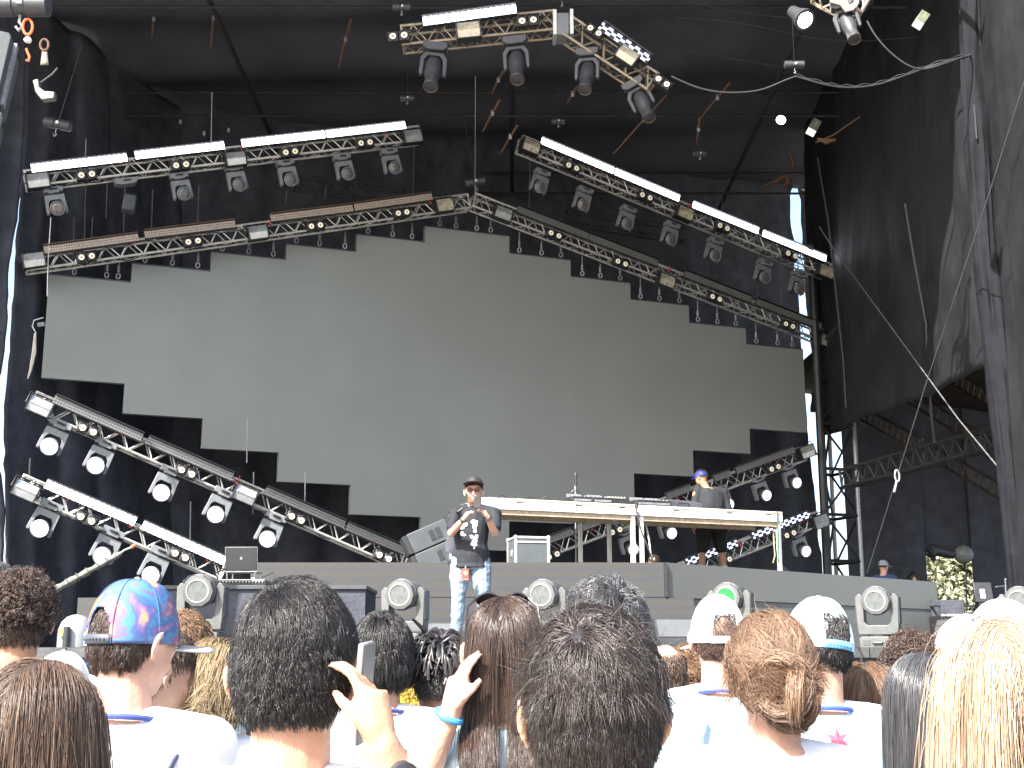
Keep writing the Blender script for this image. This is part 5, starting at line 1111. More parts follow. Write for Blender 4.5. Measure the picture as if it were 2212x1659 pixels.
    def pants(s, m, to=1.0, disp=.005, vox=None, name='trousers', fat=.016):
        k = s.k; mb = MB(); w = s.w
        rings(mb, [(0, -.005, .80*k, .15*w*k, .11*k), (0, -.01, .90*k, .168*w*k, .125*k), (0, -.005, .955*k, .158*w*k, .116*k)])
        for i in (0, 1):
            hp, kn, an = s.hp[i], s.K[i], s.A[i]
            if to >= 1: limb(mb, [hp, hp.lerp(kn, .5), kn, kn.lerp(an, .4), an+Vector((0, 0, .0))], [.095*w*k, (.076+fat)*k*w, (.056+fat)*k, (.052+fat)*k, .056*k])
            else: limb(mb, [hp, hp.lerp(kn, .5), hp.lerp(kn, to)], [.10*w*k, .10*w*k, .098*k])
        f = lambda p: disp*(mnoise.noise((p.x*9, p.y*9, p.z*12))+.6*mnoise.noise((p.x*22, p.y*22, p.z*26)))
        return remesh(name, mb, CL[m] if isinstance(m, str) else m, s.t, vox or s.vox*1.1, 2, f)
    def shoes(s, m=None):
        for i in (0, 1):
            an = s.A[i]; mb = MB(); limb(mb, [an+Vector((0, -.045, -.045)), an+Vector((0, .06, -.045)), an+Vector((0, .18, -.055))], [.044, .043, .032]); mb.box(tuple(an+Vector((0, .06, -.078))), (.085, .28, .02))
            remesh('shoe', mb, m or shoe, s.t, .012, 2)
    # ---- hair
    def hair(s, style, hm, n=5000, L=.05, w=.0016, seed=1, K_=6, puff=.012, lay=.45, whorl=(0, -.45, .9), lift=.3, grav=.2, mess=.35, low=-.80, front=.30, clump=30, cl=.55, lenf=None, side=None, E=(.084, .104, .106), name='hair', tone=(.6, 1.6), shell=True, torso=True, curl=None, wf=None, sides=3, keep=None, taper=.25, square=2.7):
        def sup(d):
            z = np.clip(-d[..., 2], 0, .999); h = np.sqrt(np.clip(1-z**2, 1e-6, 1)); f = np.where(z > 0, (1-z**square)**(1/square)/h, 1); return d*np.stack([f, f, np.ones_like(f)], -1)
        s.sup = sup; rr = np.random.default_rng(seed); E = np.array(E); C = np.array((0, -.010, .022))
        d = rr.normal(size=(n*4, 3)); d /= np.linalg.norm(d, axis=1)[:, None]
        def mask(d):
            az = np.arctan2(d[:, 0], -d[:, 1]); a = np.abs(az)            # 0 = back
            zlow = np.where(a < 1.15, low, np.where(a < 1.75, low+(a-1.15)/.6*(.02-low), .02+np.clip((a-1.75)/.9, 0, 1)*(front-.02)))
            zlow = zlow+.05*np.sin(az*17+seed)*.5
            return d[:, 2] > zlow
        mk = mask(d)
        if keep is not None: mk &= keep(d)
        d = d[mk][:n]; n = len(d)
        p = C+E*sup(d)*.985; N = d/E; N /= np.linalg.norm(N, axis=1)[:, None]
        wh = np.array(whorl, float); wh /= np.linalg.norm(wh)
        if side == 'part':      # centre or side part: hair falls to both sides and back
            x0 = wh[0]; fl = np.stack([np.sign(d[:, 0]-x0+rr.normal(size=n)*.05+.04*np.sin(d[:, 1]*9))*1.0*(1-np.abs(d[:, 0])*.4), -.45*np.ones(n)-.2, -.35-.9*(1-np.clip(d[:, 2], 0, 1))], 1)
        elif side is not None and not isinstance(side, str): fl = side(d)
        else: fl = d-wh*(1+0*d[:, :1])
        fl = fl-N*(fl*N).sum(1)[:, None]; fl /= np.linalg.norm(fl, axis=1)[:, None]+1e-9
        nc = max(1, n//clump); cd = d[rr.integers(0, n, nc)]
        # clump index by nearest of random centres (coarse)
        ci = np.empty(n, int)
        for a in range(0, n, 2000): ci[a:a+2000] = np.argmax(d[a:a+2000] @ cd.T, 1)
        cn = rr.normal(size=(nc, 3)); nz = cn[ci]*cl+rr.normal(size=(n, 3))*(1-cl); nz *= mess
        Ls = L*rr.uniform(.75, 1.15, n)
        if lenf is not None: Ls = Ls*lenf(d)
        step = Ls/(K_-1); layer = 1+puff/.1*(.25+.75*rr.random(n)*(.4+.6*rr.random(nc)[ci]))
        D = fl+N*lift+nz*.5; D /= np.linalg.norm(D, axis=1)[:, None]
        def nrm(rel):
            h = np.sqrt(rel[:, 0]**2+rel[:, 1]**2); z = np.clip(-rel[:, 2], 0, None); return np.where(z > 0, (h**square+z**square)**(1/square), np.linalg.norm(rel, axis=1))
        P = [p.copy()]; G = np.array((0, 0, -1.0)); Ri = np.array(s.Mh.to_3x3().inverted().normalized()) if False else None
        gl = np.array(s.Mh.to_3x3().inverted() @ Vector((0, 0, -1))); gl /= np.linalg.norm(gl)
        Mh = np.array(s.Mh); Mi_ = np.linalg.inv(Mh)
        q = p.copy()
        if hasattr(grav, '__call__'): gr = grav
        else: gr = lambda f: grav
        for k in range(1, K_):
            f = k/(K_-1)
            rel = (q-C)/E; ln = nrm(rel)
            Nn = rel/E; Nn /= np.linalg.norm(Nn, axis=1)[:, None]
            D = D+gl*gr(f)+nz*(.30 if k < 4 else .12)+rr.normal(size=(n, 3))*mess*.06
            near = ln < layer+.02
            dn = (D*Nn).sum(1); D = D-Nn*np.where(near & (dn < 0), dn, 0)[:, None]*1.0
            dn = (D*Nn).sum(1); D = D-Nn*np.where((ln > layer) & (dn > 0) & ((Nn*-gl).sum(1) > .05), dn*lay, 0)[:, None]
            D /= np.linalg.norm(D, axis=1)[:, None]
            q = q+D*step[:, None]
            rel = (q-C)/E; ln = nrm(rel); lay_ = 1+(layer-1)*min(1, f*3)
            inside = ln < lay_; q = np.where(inside[:, None], C+E*rel/ln[:, None]*lay_[:, None], q)
            # keep hair off the neck, shoulders and back
            if torso and L > .12:
                qq = (np.c_[q, np.ones(n)] @ Mh.T)[:, :3]; kk = s.k
                t_ = np.clip((1.47*kk-qq[:, 2])/(.09*kk), 0, 1); rx = .07+.15*t_*s.w; ry = .075+.055*t_; cy = s.J['neck'].y*.6-.01
                ex = qq[:, 0]/rx; ey = (qq[:, 1]-cy)/ry; l2 = np.sqrt(ex**2+ey**2); ins = (l2 < 1.0) & (qq[:, 2] < 1.50*kk)
                yb = cy-ry*np.sqrt(np.clip(1-ex**2, .02, 1))*(1+.15*(layer-1)/.1); yf = cy+ry*np.sqrt(np.clip(1-ex**2, .02, 1))
                qq[:, 1] = np.where(ins, np.where(qq[:, 1] < cy+.02, yb, yf), qq[:, 1])
                q = (np.c_[qq, np.ones(n)] @ Mi_.T)[:, :3]
            P.append(q.copy())
        P = np.stack(P, 1)                                     # n,K,3
        if curl:
            cr, turns, coh = curl; ph = (rr.random(nc)*6.28)[ci]*coh+rr.random(n)*6.28*(1-coh)
            T = np.gradient(P, axis=1); T /= np.linalg.norm(T, axis=2)[:, :, None]+1e-9
            a = np.cross(T, np.array((.3, .2, .93))); a /= np.linalg.norm(a, axis=2)[:, :, None]+1e-9; b = np.cross(T, a)
            tt = np.linspace(0, 1, K_)[None, :]*turns*6.28*(Ls/L)[:, None]+ph[:, None]; am = cr*np.minimum(1, np.linspace(0, 1, K_)*3)[None, :]
            P = P+a*(np.cos(tt)*am)[:, :, None]+b*(np.sin(tt)*am)[:, :, None]
        return s.strands(P, w, hm, name, rr, tone, ci, nc, shell, E, C, mask, sides, taper)
    def strands(s, P, w, hm, name, rr, tone=(.6, 1.6), ci=None, nc=1, shell=False, E=None, C=None, mask=None, sides=3, taper=.25, parent=None):
        n, K_, _ = P.shape
        T = np.gradient(P, axis=1); T /= np.linalg.norm(T, axis=2)[:, :, None]+1e-9
        a = np.cross(T, rr.normal(size=(n, 1, 3))); a /= np.linalg.norm(a, axis=2)[:, :, None]+1e-9; b = np.cross(T, a)
        wd = w*rr.uniform(.6, 1.25, (n, 1))*(1-(1-taper)*np.linspace(0, 1, K_)[None, :]**2)
        V = np.empty((n, K_, sides, 3))
        for j in range(sides):
            an = 2*math.pi*j/sides; V[:, :, j] = P+(a*math.cos(an)+b*math.sin(an))*(wd/2)[:, :, None]*(1 if sides > 2 else 1)
        base = (np.arange(n)*K_*sides)[:, None, None]; kk = (np.arange(K_-1)*sides)[None, :, None]; jj = np.arange(sides)[None, None, :]; j2 = (jj+1) % sides
        if sides == 2: jj = jj[:, :, :1]; j2 = j2[:, :, :1]
        F = np.stack([base+kk+jj, base+kk+j2, base+kk+sides+j2, base+kk+sides+jj], -1).reshape(-1, 4)
        Vf = V.reshape(-1, 3); tn = rr.uniform(tone[0], tone[1], n)
        if ci is not None: tn = tn*(.75+.5*rr.random(nc)[ci])
        tv = np.repeat(tn, K_*sides)
        if shell:
            m_ = 56; az = np.linspace(-math.pi, math.pi, m_+1)[:-1]; el = np.linspace(-math.pi/2, math.pi/2, 40)
            vs = []; idx = {}
            A, L2 = np.meshgrid(az, el, indexing='ij'); dd = np.stack([np.sin(A)*np.cos(L2), -np.cos(A)*np.cos(L2), np.sin(L2)], -1)
            mk = mask(dd.reshape(-1, 3)-np.array((0, 0, .03))).reshape(m_, 40); sv = (C+E*s.sup(dd)).reshape(-1, 3); b0 = len(Vf); fs = []
            for i in range(m_):
                for j in range(39):
                    i2 = (i+1) % m_
                    if mk[i, j] and mk[i2, j] and mk[i, j+1] and mk[i2, j+1]: fs.append((b0+i*40+j, b0+i2*40+j, b0+i2*40+j+1, b0+i*40+j+1))
            used = sorted({v for f in fs for v in f}); remap = {v: b0+i for i, v in enumerate(used)}
            Vf = np.concatenate([Vf, sv[np.array(used)-b0]]); F = np.concatenate([F, np.array([[remap[v] for v in f] for f in fs])]); tv = np.concatenate([tv, np.full(len(used), .35)])
        Mh = np.array(s.Mh); Vf = (np.c_[Vf, np.ones(len(Vf))] @ Mh.T)[:, :3]
        me = bpy.data.meshes.new(name); me.vertices.add(len(Vf)); me.vertices.foreach_set('co', Vf.ravel()); me.loops.add(len(F)*4); me.loops.foreach_set('vertex_index', F.ravel().astype(np.int32))
        me.polygons.add(len(F)); me.polygons.foreach_set('loop_start', np.arange(len(F), dtype=np.int32)*4); me.update(calc_edges=True)
        at = me.attributes.new('tone', 'FLOAT', 'POINT'); at.data.foreach_set('value', tv.astype(np.float32)); me.shade_smooth()
        me.materials.append(HM[hm]); o = bpy.data.objects.new(name, me); COL.objects.link(o); o.parent = parent or s.t; return o
    # ---- accessories in head space
    def glasses(s, lens_m, rim_m, up=False):
        M = s.Mh @ (Matrix.Translation((0, -.018, .038)) @ Matrix.Rotation(R(52), 4, 'X') if up else Matrix.Identity(4)); mb = MB()
        for sx in (-1, 1):
            P = [M @ Vector((sx*.034+.027*math.cos(a), .100-.006*abs(math.cos(a)), .012+.021*math.sin(a))) for a in [i*math.pi/10 for i in range(21)]]; mb.tube(P, .0028, 6)
            mb.tube([M @ Vector((sx*.060, .096, .020)), M @ Vector((sx*.082, .07, .018)), M @ Vector((sx*.088, .0, .012)), M @ Vector((sx*.088, -.03, -.012))], .0028, 6)
        mb.tube([M @ Vector((-.008, .103, .016)), M @ Vector((.008, .103, .016))], .0025, 6); g = mb.build('glasses', rim_m, s.t)
        for sx in (-1, 1): MB().lathe([(.0001, 0), (.0265, -.001)], M @ Matrix.Translation((sx*.034, .099, .012)) @ Matrix.Diagonal((1, 1, .79, 1)) @ Matrix.Rotation(R(-90), 4, 'X'), 18).build('lens', lens_m, g)
        return g
    def cap(s, m, bm_=None, back=True, yaw=0, brim=True, tall=.115, flat=False, strap=None, band=-.0, tip=0, name='cap', under=None, brimlen=.075, curve=.35):
        X = s.Mh @ Matrix.Translation((0, -.008, band+.018)) @ Matrix.Rotation(R(yaw), 4, 'Z') @ Matrix.Rotation(R(tip), 4, 'X'); n = 96; lv = 30; rx, ry = .0885, .1085
        vs = []; keep = []
        for i in range(n):
            a = 2*math.pi*i/n
            for j in range(lv+1):
                e = j/lv; th = e*math.pi/2; c = math.cos(th)**(.72 if flat else .85); zz = tall*math.sin(th)**(1.0)
                vs.append(X @ Vector((math.sin(a)*rx*c*(1+.012*math.cos(6*a)), -math.cos(a)*ry*c*(1+.01*math.cos(6*a)), zz)))
        fs = []
        for i in range(n):
            for j in range(lv):
                am = (i+.5)*2*math.pi/n; am = min(am, 2*math.pi-am)
                if back and am < .50 and (j+.5) < 11.5*math.sqrt(max(0, 1-(am/.50)**2)): continue
                i2 = (i+1) % n; fs.append((i*(lv+1)+j, i2*(lv+1)+j, i2*(lv+1)+j+1, i*(lv+1)+j+1))
        mb = MB(); mb.add(vs, fs); c = mb.build(name, m, s.t, solid=.003, ang=60)
        MB().lathe([(.008, -.001), (.007, .004), (.0001, .006)], X @ Matrix.Translation((0, 0, tall)), 10).build('button', bm_ or m, c)
        mb = MB()
        for k in range(6):
            a = math.pi/6+k*math.pi/3; pp = []
            for j in range(0, lv+1): th = j/lv*math.pi/2; cc = math.cos(th)**(.72 if flat else .85); pp.append(X @ Vector((math.sin(a)*rx*1.012*cc, -math.cos(a)*ry*1.012*cc, tall*1.004*math.sin(th))))
            mb.tube(pp, .0012, 4)
        mb.build('seams', m, c)
        if back:
            P = [X @ Vector((math.sin(a)*rx*1.01, -math.cos(a)*ry*1.01, .012)) for a in np.linspace(-.52, .52, 15)]; mb = MB(); vv = []; z = (X.to_3x3() @ Vector((0, 0, 1))).normalized()
            mb.grid(lambda u, v: X @ Vector((math.sin((u-.5)*1.04)*rx*1.015, -math.cos((u-.5)*1.04)*ry*1.015, -.002+.022*v)), 14, 2); mb.build('strap', strap or m, c, solid=.003)
            mb = MB()
            for u in np.linspace(-.36, .36, 8): mb.lathe([(.003, 0), (.0022, .0018), (.0001, .002)], X @ Matrix.Translation((math.sin(u)*rx*1.03, -math.cos(u)*ry*1.03, .009)) @ Matrix.Rotation(-u, 4, 'Z').inverted() @ Matrix.Rotation(R(90), 4, 'X'), 6)
            mb.build('snaps', strap or m, c)
        if brim:
            def bf(u, v):
                a = (u-.5)*2.2; r0 = Vector((math.sin(a)*rx*1.0, math.cos(a)*ry*1.0, .004)); out = v*brimlen*math.cos(a*.62)**.6
                return X @ (r0+Vector((math.sin(a)*out*.35, out, -curve*(math.sin(a)**2)*.05*(1) - v*.004)))
            MB().grid(bf, 20, 5).build('brim', bm_ or m, c, solid=.004)
        return c
def strapline(P, pts, m, name='strap', r=.006, flat=.0):
    mb = MB(); mb.tube([P.Mi @ q for q in pts], r, 6); return mb.build(name, m, P.t)
# =================================================================== the man with the phone on stage
YP = 13.35
def fp(x, y, dy=0): return FY(x, y, YP+dy)
armsP = [dict(S=fp(1070, 1110, -.02), E=fp(1069, 1152, -.16), W=fp(1053.5, 1117, -.34), F=fp(1038, 1096, -.37), P=fp(1026, 1100, -.36), curl=.62),
         dict(S=fp(981, 1110, -.02), E=fp(975, 1152, -.16), W=fp(1002, 1121, -.34), F=fp(1022, 1096, -.37), P=fp(1035, 1099, -.36), curl=.62)]
P = Person('man on stage photographing the crowd with a phone, black printed shirt and pale jeans', 1023.5, 1062, YP, 180, 4, 0, g=FLOOR, skin='light', vox=.0062, hs=1.07, arms=armsP, body_w=1.14, group='people on and behind the stage', stance=[(-.16, .02), (.14, .03)], shift=(-.03, .02))
P.shirt('black', .72, .84, .006); P.pants('jeans', disp=.009); P.shoes(mat('shoe_blue', (.08, .10, .18), .6))
P.hair('short', 'soft_black', 1500, .012, .002, low=-.35, lift=.2, mess=.2)
P.cap(mat('cap_black', (.02, .019, .02), .7, 0, .15), mat('cap_brim_brown', (.045, .028, .026), .7), back=False, tall=.10, flat=True, brimlen=.085, curve=.2, tip=14, band=.03)
P.glasses(mat('lens_brown', (.05, .022, .018), .08, 0, 0), mat('frame_brown', (.08, .03, .02), .3))
P.hair('beard', 'brown', 900, .012, .0016, seed=5, keep=lambda d: (d[:, 1] > .35), low=-1.2, front=-1.3, E=(.064, .09, .105), shell=False, lift=.4, name='beard', side=lambda d: np.stack([d[:, 0]*0, d[:, 1]*0+.2, -np.ones(len(d))], 1)) if False else None
mb = MB(); X = P.Mh
def beardf(u, v):
    a = (u-.5)*2.5; return X @ Vector((math.sin(a)*.0625, .022+math.cos(a)*(.062), -.062-.052*v+.014*abs(math.sin(a))*(1-v)*2)) 
mb.grid(beardf, 16, 5); mb.build('beard', mat('beard_brown', (.16, .08, .045), .8, 0, .3, 90, .6, 200), P.t, solid=.006)
# phone held in both hands
pc = P.Mi @ fp(1030.5, 1082, -.405); ph = MB(); ph.box((0, 0, 0), (.074, .009, .142)); ph = ph.build('phone', mat('phone_dark', (.03, .022, .02), .3), None, bevel=.004)
ph.location = fp(1032, 1083, -.41); ph.rotation_euler = (R(-8), R(2), 0); tag(ph, 'dark phone held up by the man on stage', 'phone')
MB().lathe([(.0001, .0052), (.005, .005)], Matrix.Translation((-.022, -.0, .055)) @ Matrix.Rotation(R(90), 4, 'X'), 10).build('camera_lens', silverr, ph)
for i, (x, y) in enumerate(((1052.5, 1119.5), (1001, 1124))):
    W_r = P.J['W'][i]; e_ = P.J['E'][i]; dd = (e_-W_r).normalized(); c0 = W_r+dd*.012; a, b = orth(dd)
    MB().tube([c0+(a*math.cos(q)+b*math.sin(q))*.031 for q in [k*math.pi/8 for k in range(17)]], .009, 6).build('wristband', blk, P.t)
# print on the shirt, a set of loose white portrait-like patches
prm = mat('print_white', (.62, .63, .66), .8, 0, .15, 40); mb = MB(); rr_ = random.Random(4)
def chest(x, z):
    k = P.k; 
    for a, b in zip(P.R_[:-1], P.R_[1:]):
        if a[2] <= z <= b[2]:
            f = (z-a[2])/(b[2]-a[2]); rx = a[3]+(b[3]-a[3])*f+.016; ry = a[4]+(b[4]-a[4])*f+.021
            return Vector((x, ry*math.sqrt(max(.05, 1-(x/rx)**2))-.002, z))
    return Vector((x, .14, z))
def blob(cx, cz, rx, rz, seed, ln=14):
    ctr_ = chest(cx, cz); vs = [ctr_]; 
    for i in range(ln):
        a = 2*math.pi*i/ln; f = .65+.5*abs(mnoise.noise((math.cos(a)*1.5, math.sin(a)*1.5, seed*3.1))+.35); vs.append(chest(cx+rx*f*math.cos(a), cz+rz*f*math.sin(a)))
    mb.add(vs, [(0, 1+i, 1+(i+1) % ln) for i in range(ln)])
kz = P.k
for (cx, cz, rx, rz) in ((-.035, 1.285, .045, .03), (-.045, 1.24, .032, .04), (-.05, 1.19, .02, .025), (.065, 1.265, .04, .045), (.085, 1.225, .025, .025), (.085, 1.165, .022, .03), (.06, 1.15, .02, .016), (-.035, 1.125, .05, .017), (-.045, 1.09, .03, .03), (-.02, 1.055, .025, .02), (-.055, 1.05, .02, .022), (-.065, 1.145, .02, .01), (-.01, 1.14, .02, .01), (-.04, 1.02, .012, .02), (-.055, .985, .01, .015)):
    blob(cx, cz*kz, rx, rz, cx*50+cz)
mb.build('shirt_print', prm, P.t, smooth=False)
# badge on the belt, shoulder bag
bg_ = MB(); bl = P.Mi @ fp(1005.5, 1241, -.165)
bd_ = MB().box((0, 0, 0), (.072, .006, .115)).build('badge', mat('badge_brown', (.16, .05, .035), .5, 0, .5, 40), None, bevel=.003); bd_.location = fp(1005.5, 1241, -.19); tag(bd_, 'brown and red pass hanging at the waist of the man with the phone', 'badge')
MB().box((0, -.004, -.047), (.062, .004, .016)).build('red_strip', mat('badge_red', (.5, .12, .10), .5), bd_); MB().lathe([(.0001, .005), (.022, .0045)], Matrix.Translation((0, 0, .015)) @ Matrix.Rotation(R(90), 4, 'X'), 12).build('badge_emblem', mat('badge_gold', (.5, .33, .15), .5), bd_); MB().tube([(0, 0, .055), (0, .015, .085)], .003, 5).build('badge_clip', steel, bd_)
t = thing('shoulder_bag', 'black shoulder bag hanging at the hip of the man with the phone', 'bag', fp(978, 1200, .06)); mb = MB(); ell(mb, tuple(fp(981, 1185, .05)), (.10, .06, .18)); remesh('bag_body', mb, blkfab, t, .012, 2, lambda p: .008*mnoise.noise((p.x*20, p.y*20, p.z*12)), world=True)
MB().tube([fp(1000, 1098, -.12), fp(990, 1104, -.13), fp(978, 1118, .02), fp(970, 1160, .05), fp(970, 1220, .05)], .012, 6).build('strap', blk, t, True); MB().box(tuple(fp(973, 1202, -.02)), (.02, .01, .05)).build('white_tag', white_p, t, True, bevel=.004)
# the man at the table
YD = 20.4
P = Person('man in bright blue cap, black shirt and shorts, standing behind the right table', 1514, 1032, YD, 8, 10, 0, g=RISER-.06, skin='tan', vox=.012, body_w=1.22, group='people on and behind the stage', hyaw=48, stance=[(-.19, 0), (.19, 0)], shift=(.14, 0))
P.shirt('black', .95, .80, .008, .03); P.pants('shorts', .92, name='shorts', disp=.006)
P.hair('short', 'soft_black', 1000, .01, .003, low=-.35, lift=.2)
c = P.cap(mat('cap_blue', (.02, .035, .42), .65, 0, .1), None, back=False, tall=.10)
MB().lathe([(.0001, .003), (.014, 0)], P.Mh @ Matrix.Translation((0, .098, .065)) @ Matrix.Rotation(R(-70), 4, 'X'), 10).build('cap_mark', white_p, c)
for i in (0, 1):
    an = P.A[i]; mb = MB(); limb(mb, [an+Vector((0, 0, .14)), an+Vector((0, 0, -.02))], [.055, .052]); remesh('sock', mb, sock, P.t, .012, 1)
P.shoes(mat('shoe_white', (.6, .6, .6), .5))
# backstage people
P = Person('man in pale blue-grey cap and navy shirt, backstage beyond the riser', 1909, 1224, 24.5, -40, 0, g=FLOOR-.02, group='people on and behind the stage', skin='light', vox=.014, hyaw=-50); P.shirt('navy'); P.pants('dark'); P.shoes()
P.hair('short', 'dark_brown', 800, .014, .004, low=-.4); P.cap(mat('cap_pale_blue', (.32, .38, .45), .7, 0, .1), None, back=False, tall=.11)
P = Person('dark-haired woman low behind the riser, left of the foliage opening', 1977, 1251, 26, 150, 10, g=FLOOR-.28, group='people on and behind the stage', skin='light', vox=.014, female=True); P.shirt('dark' if False else 'black'); P.pants('dark'); P.shoes()
P.hair('long', 'soft_black', 1500, .3, .005, seed=3, side='part', grav=.5, mess=.3)
P = Person('crouching crew member, only a pink forehead above the riser under the table', 1413, 1217, 20.6, 200, 30, g=1.02, group='people on and behind the stage', skin='light', vox=.014); P.shirt('black'); P.pants('dark'); P.shoes(); P.hair('short', 'brown', 700, .014, .004, keep=lambda d: d[:, 1] < .1)
# =================================================================== the crowd (seen from behind)
def S2(x, y, Y): return FY(x*.8848, y*.8848, Y)          # helper on the photograph's own grid
def crowd(label, x, y, Y, **kw): return Person(label, x*.8848, y*.8848, Y, **kw)
def backpt(P, x, z, out=.022):
    z = z*P.k
    for a, b in zip(P.R_[:-1], P.R_[1:]):
        if a[2] <= z <= b[2]:
            f = (z-a[2])/(b[2]-a[2]); rx = a[3]+(b[3]-a[3])*f+.016; ry = a[4]+(b[4]-a[4])*f+out
            return Vector((x, a[1]-ry*math.sqrt(max(.08, 1-(x/rx)**2)), z))
    return Vector((x, -.1, z))
def backstrap(P, pts, m, r=.009, name='strap'):
    mb = MB(); Q = []
    for (x0, z0), (x1, z1) in zip(pts[:-1], pts[1:]):
        for i in range(6): Q.append(backpt(P, x0+(x1-x0)*i/6, z0+(z1-z0)*i/6))
    Q.append(backpt(P, *pts[-1])); mb.tube(Q, r, 6); return mb.build(name, m, P.t)
metal_rim = mat('frame_metal', (.35, .28, .2), .3, .8); dark_rim = mat('frame_black', (.02, .02, .022), .3)
lens_sky = mat('lens_blue_grey', (.12, .20, .26), .06, .3, 0)
# --- 7: big black-haired head left of centre
ar = [dict(), dict(E=S2(990, 1985, 1.90), W=S2(932, 1822, 1.86), F=S2(902, 1700, 1.88), P=S2(850, 1745, 1.885), curl=[.38, .36, .38, .42])]
P = crowd('man with thick short black hair left of centre, holding a phone beside his head', 722, 1640, 1.97, yaw=0, hyaw=-6, skin='asian', vox=.0055, arms=ar, body_w=1.0)
P.shirt('white'); P.collar(); P.pants('dark', vox=.02)
P.hair('short', 'black', 34000, .030, .0010, seed=11, K_=7, lay=.85, whorl=(-.28, -.38, .88), lift=.12, mess=.5, low=-.84, clump=18, cl=.6, puff=.012, lenf=lambda d: np.where(d[:, 2] > .35, 1.25, np.where(d[:, 2] > -.25, .75, .40)), square=3.0, E=(.0825, .100, .106), tone=(.5, 2.0))
P.glasses(lens_sky, dark_rim)
P.hair('flyaway', 'black', 500, .032, .0007, seed=12, K_=7, lift=.6, mess=1.0, low=-.8, shell=False, name='flyaway_hair', cl=.1, torso=False)
ph = MB().box((0, 0, 0), (.072, .009, .145)).build('phone', mat('phone_silver', (.5, .47, .46), .25, .4), None, bevel=.004); ph.location = S2(886, 1692, 1.93); ph.rotation_euler = (R(4), R(-4), R(83)); tag(ph, 'thin silver phone held at the ear side of the black-haired man', 'phone'); MB().box((0, -.0052, .0), (.068, .002, .138)).build('case_edge', gear_d, ph)
W_r = P.J['W'][1]; dd = (P.J['E'][1]-W_r).normalized(); a, b = orth(dd); c0 = W_r+dd*.035
ws = MB().tube([c0+(a*math.cos(q)+b*math.sin(q))*.0335 for q in [k*math.pi/12 for k in range(25)]], .009, 8).build('watch_band', mat('watch_white', (.7, .7, .68), .5), P.t)
cdir = (P.Mi.to_3x3() @ Vector((.5, -1, 0))).normalized(); cdir = (cdir-dd*cdir.dot(dd)).normalized()
MB().lathe([(.021, 0), (.021, .010), (.017, .012), (.0001, .0125)], frame(c0+cdir*.034, dd, away=None) @ Matrix.Identity(4) if False else Matrix.Translation(c0+cdir*.036) @ cdir.to_track_quat('Z', 'Y').to_matrix().to_4x4(), 20).build('watch_face', gear_d, ws)
# --- 13: big brown-black head at centre
P = crowd('man with tousled brown-black hair at the centre front, ears and glasses temple showing', 1447, 1738, 1.78, yaw=0, hyaw=3, skin='asian', vox=.0055, body_w=1.0)
P.shirt('white'); P.collar(); P.pants('dark', vox=.02)
P.hair('top', 'soft_black', 22000, .058, .0011, seed=21, K_=9, lay=.8, whorl=(-.35, -.62, .75), lift=.14, mess=.55, grav=.2, keep=lambda d: d[:, 2] > .12, low=-.8, clump=26, cl=.7, puff=.016, square=3.0, E=(.081, .100, .104), tone=(.5, 2.3), torso=False)
P.hair('sides', 'soft_black', 24000, .020, .0010, seed=22, K_=5, whorl=(-.1, -.3, .95), lift=.16, mess=.4, grav=.25, keep=lambda d: d[:, 2] < .25, low=-.86, clump=20, puff=.010, square=3.2, E=(.0825, .100, .108), tone=(.5, 1.8), name='hair_sides', torso=False)
P.hair('flyaway', 'soft_black', 700, .055, .0008, seed=23, K_=9, lay=.1, whorl=(-.35, -.62, .75), lift=.5, mess=1.1, grav=.1, keep=lambda d: d[:, 2] > 0, shell=False, name='flyaway_hair', cl=.4, torso=False, puff=.03)
P.glasses(lens_sky, metal_rim)
# --- 2: long straight brown hair lower left
P = crowd('woman with long straight ash-brown hair and metal sunglasses at the lower left corner', 105, 1782, 2.5, yaw=0, hyaw=-28, skin='light', vox=.010, female=True)
P.shirt('white'); P.pants('dark', vox=.02)
P.hair('long', 'brown', 20000, .46, .0014, seed=31, K_=16, whorl=(.1, 0, 1), side='part', lift=.1, grav=lambda f: .6+.5*f, mess=.2, low=-.85, clump=50, cl=.7, puff=.032, tone=(.6, 1.7))
P.hair('flyaway', 'brown', 260, .32, .0008, seed=32, K_=14, whorl=(.1, 0, 1), side='part', lift=.2, grav=.7, mess=.7, shell=False, name='flyaway_hair', cl=.1, puff=.05)
P.glasses(lens_sky, metal_rim)
# --- 1: curly man
P = crowd('man with dark tight curls and faded nape at the left edge', 48, 1516, 3.8, yaw=0, hyaw=12, skin='tan', vox=.010)
P.shirt('black'); P.pants('dark', vox=.02)
P.hair('curls', 'dark_brown', 7500, .040, .0026, seed=41, K_=10, lift=1.2, mess=.9, grav=.0, keep=lambda d: d[:, 2] > -.15, low=-.6, clump=9, cl=.8, puff=.02, curl=(.006, 1.6, .9), tone=(.5, 1.9))
P.hair('fade', 'dark_brown', 3500, .007, .0018, seed=42, K_=3, lift=.3, keep=lambda d: d[:, 2] < 0, low=-.85, shell=False, name='hair_fade')
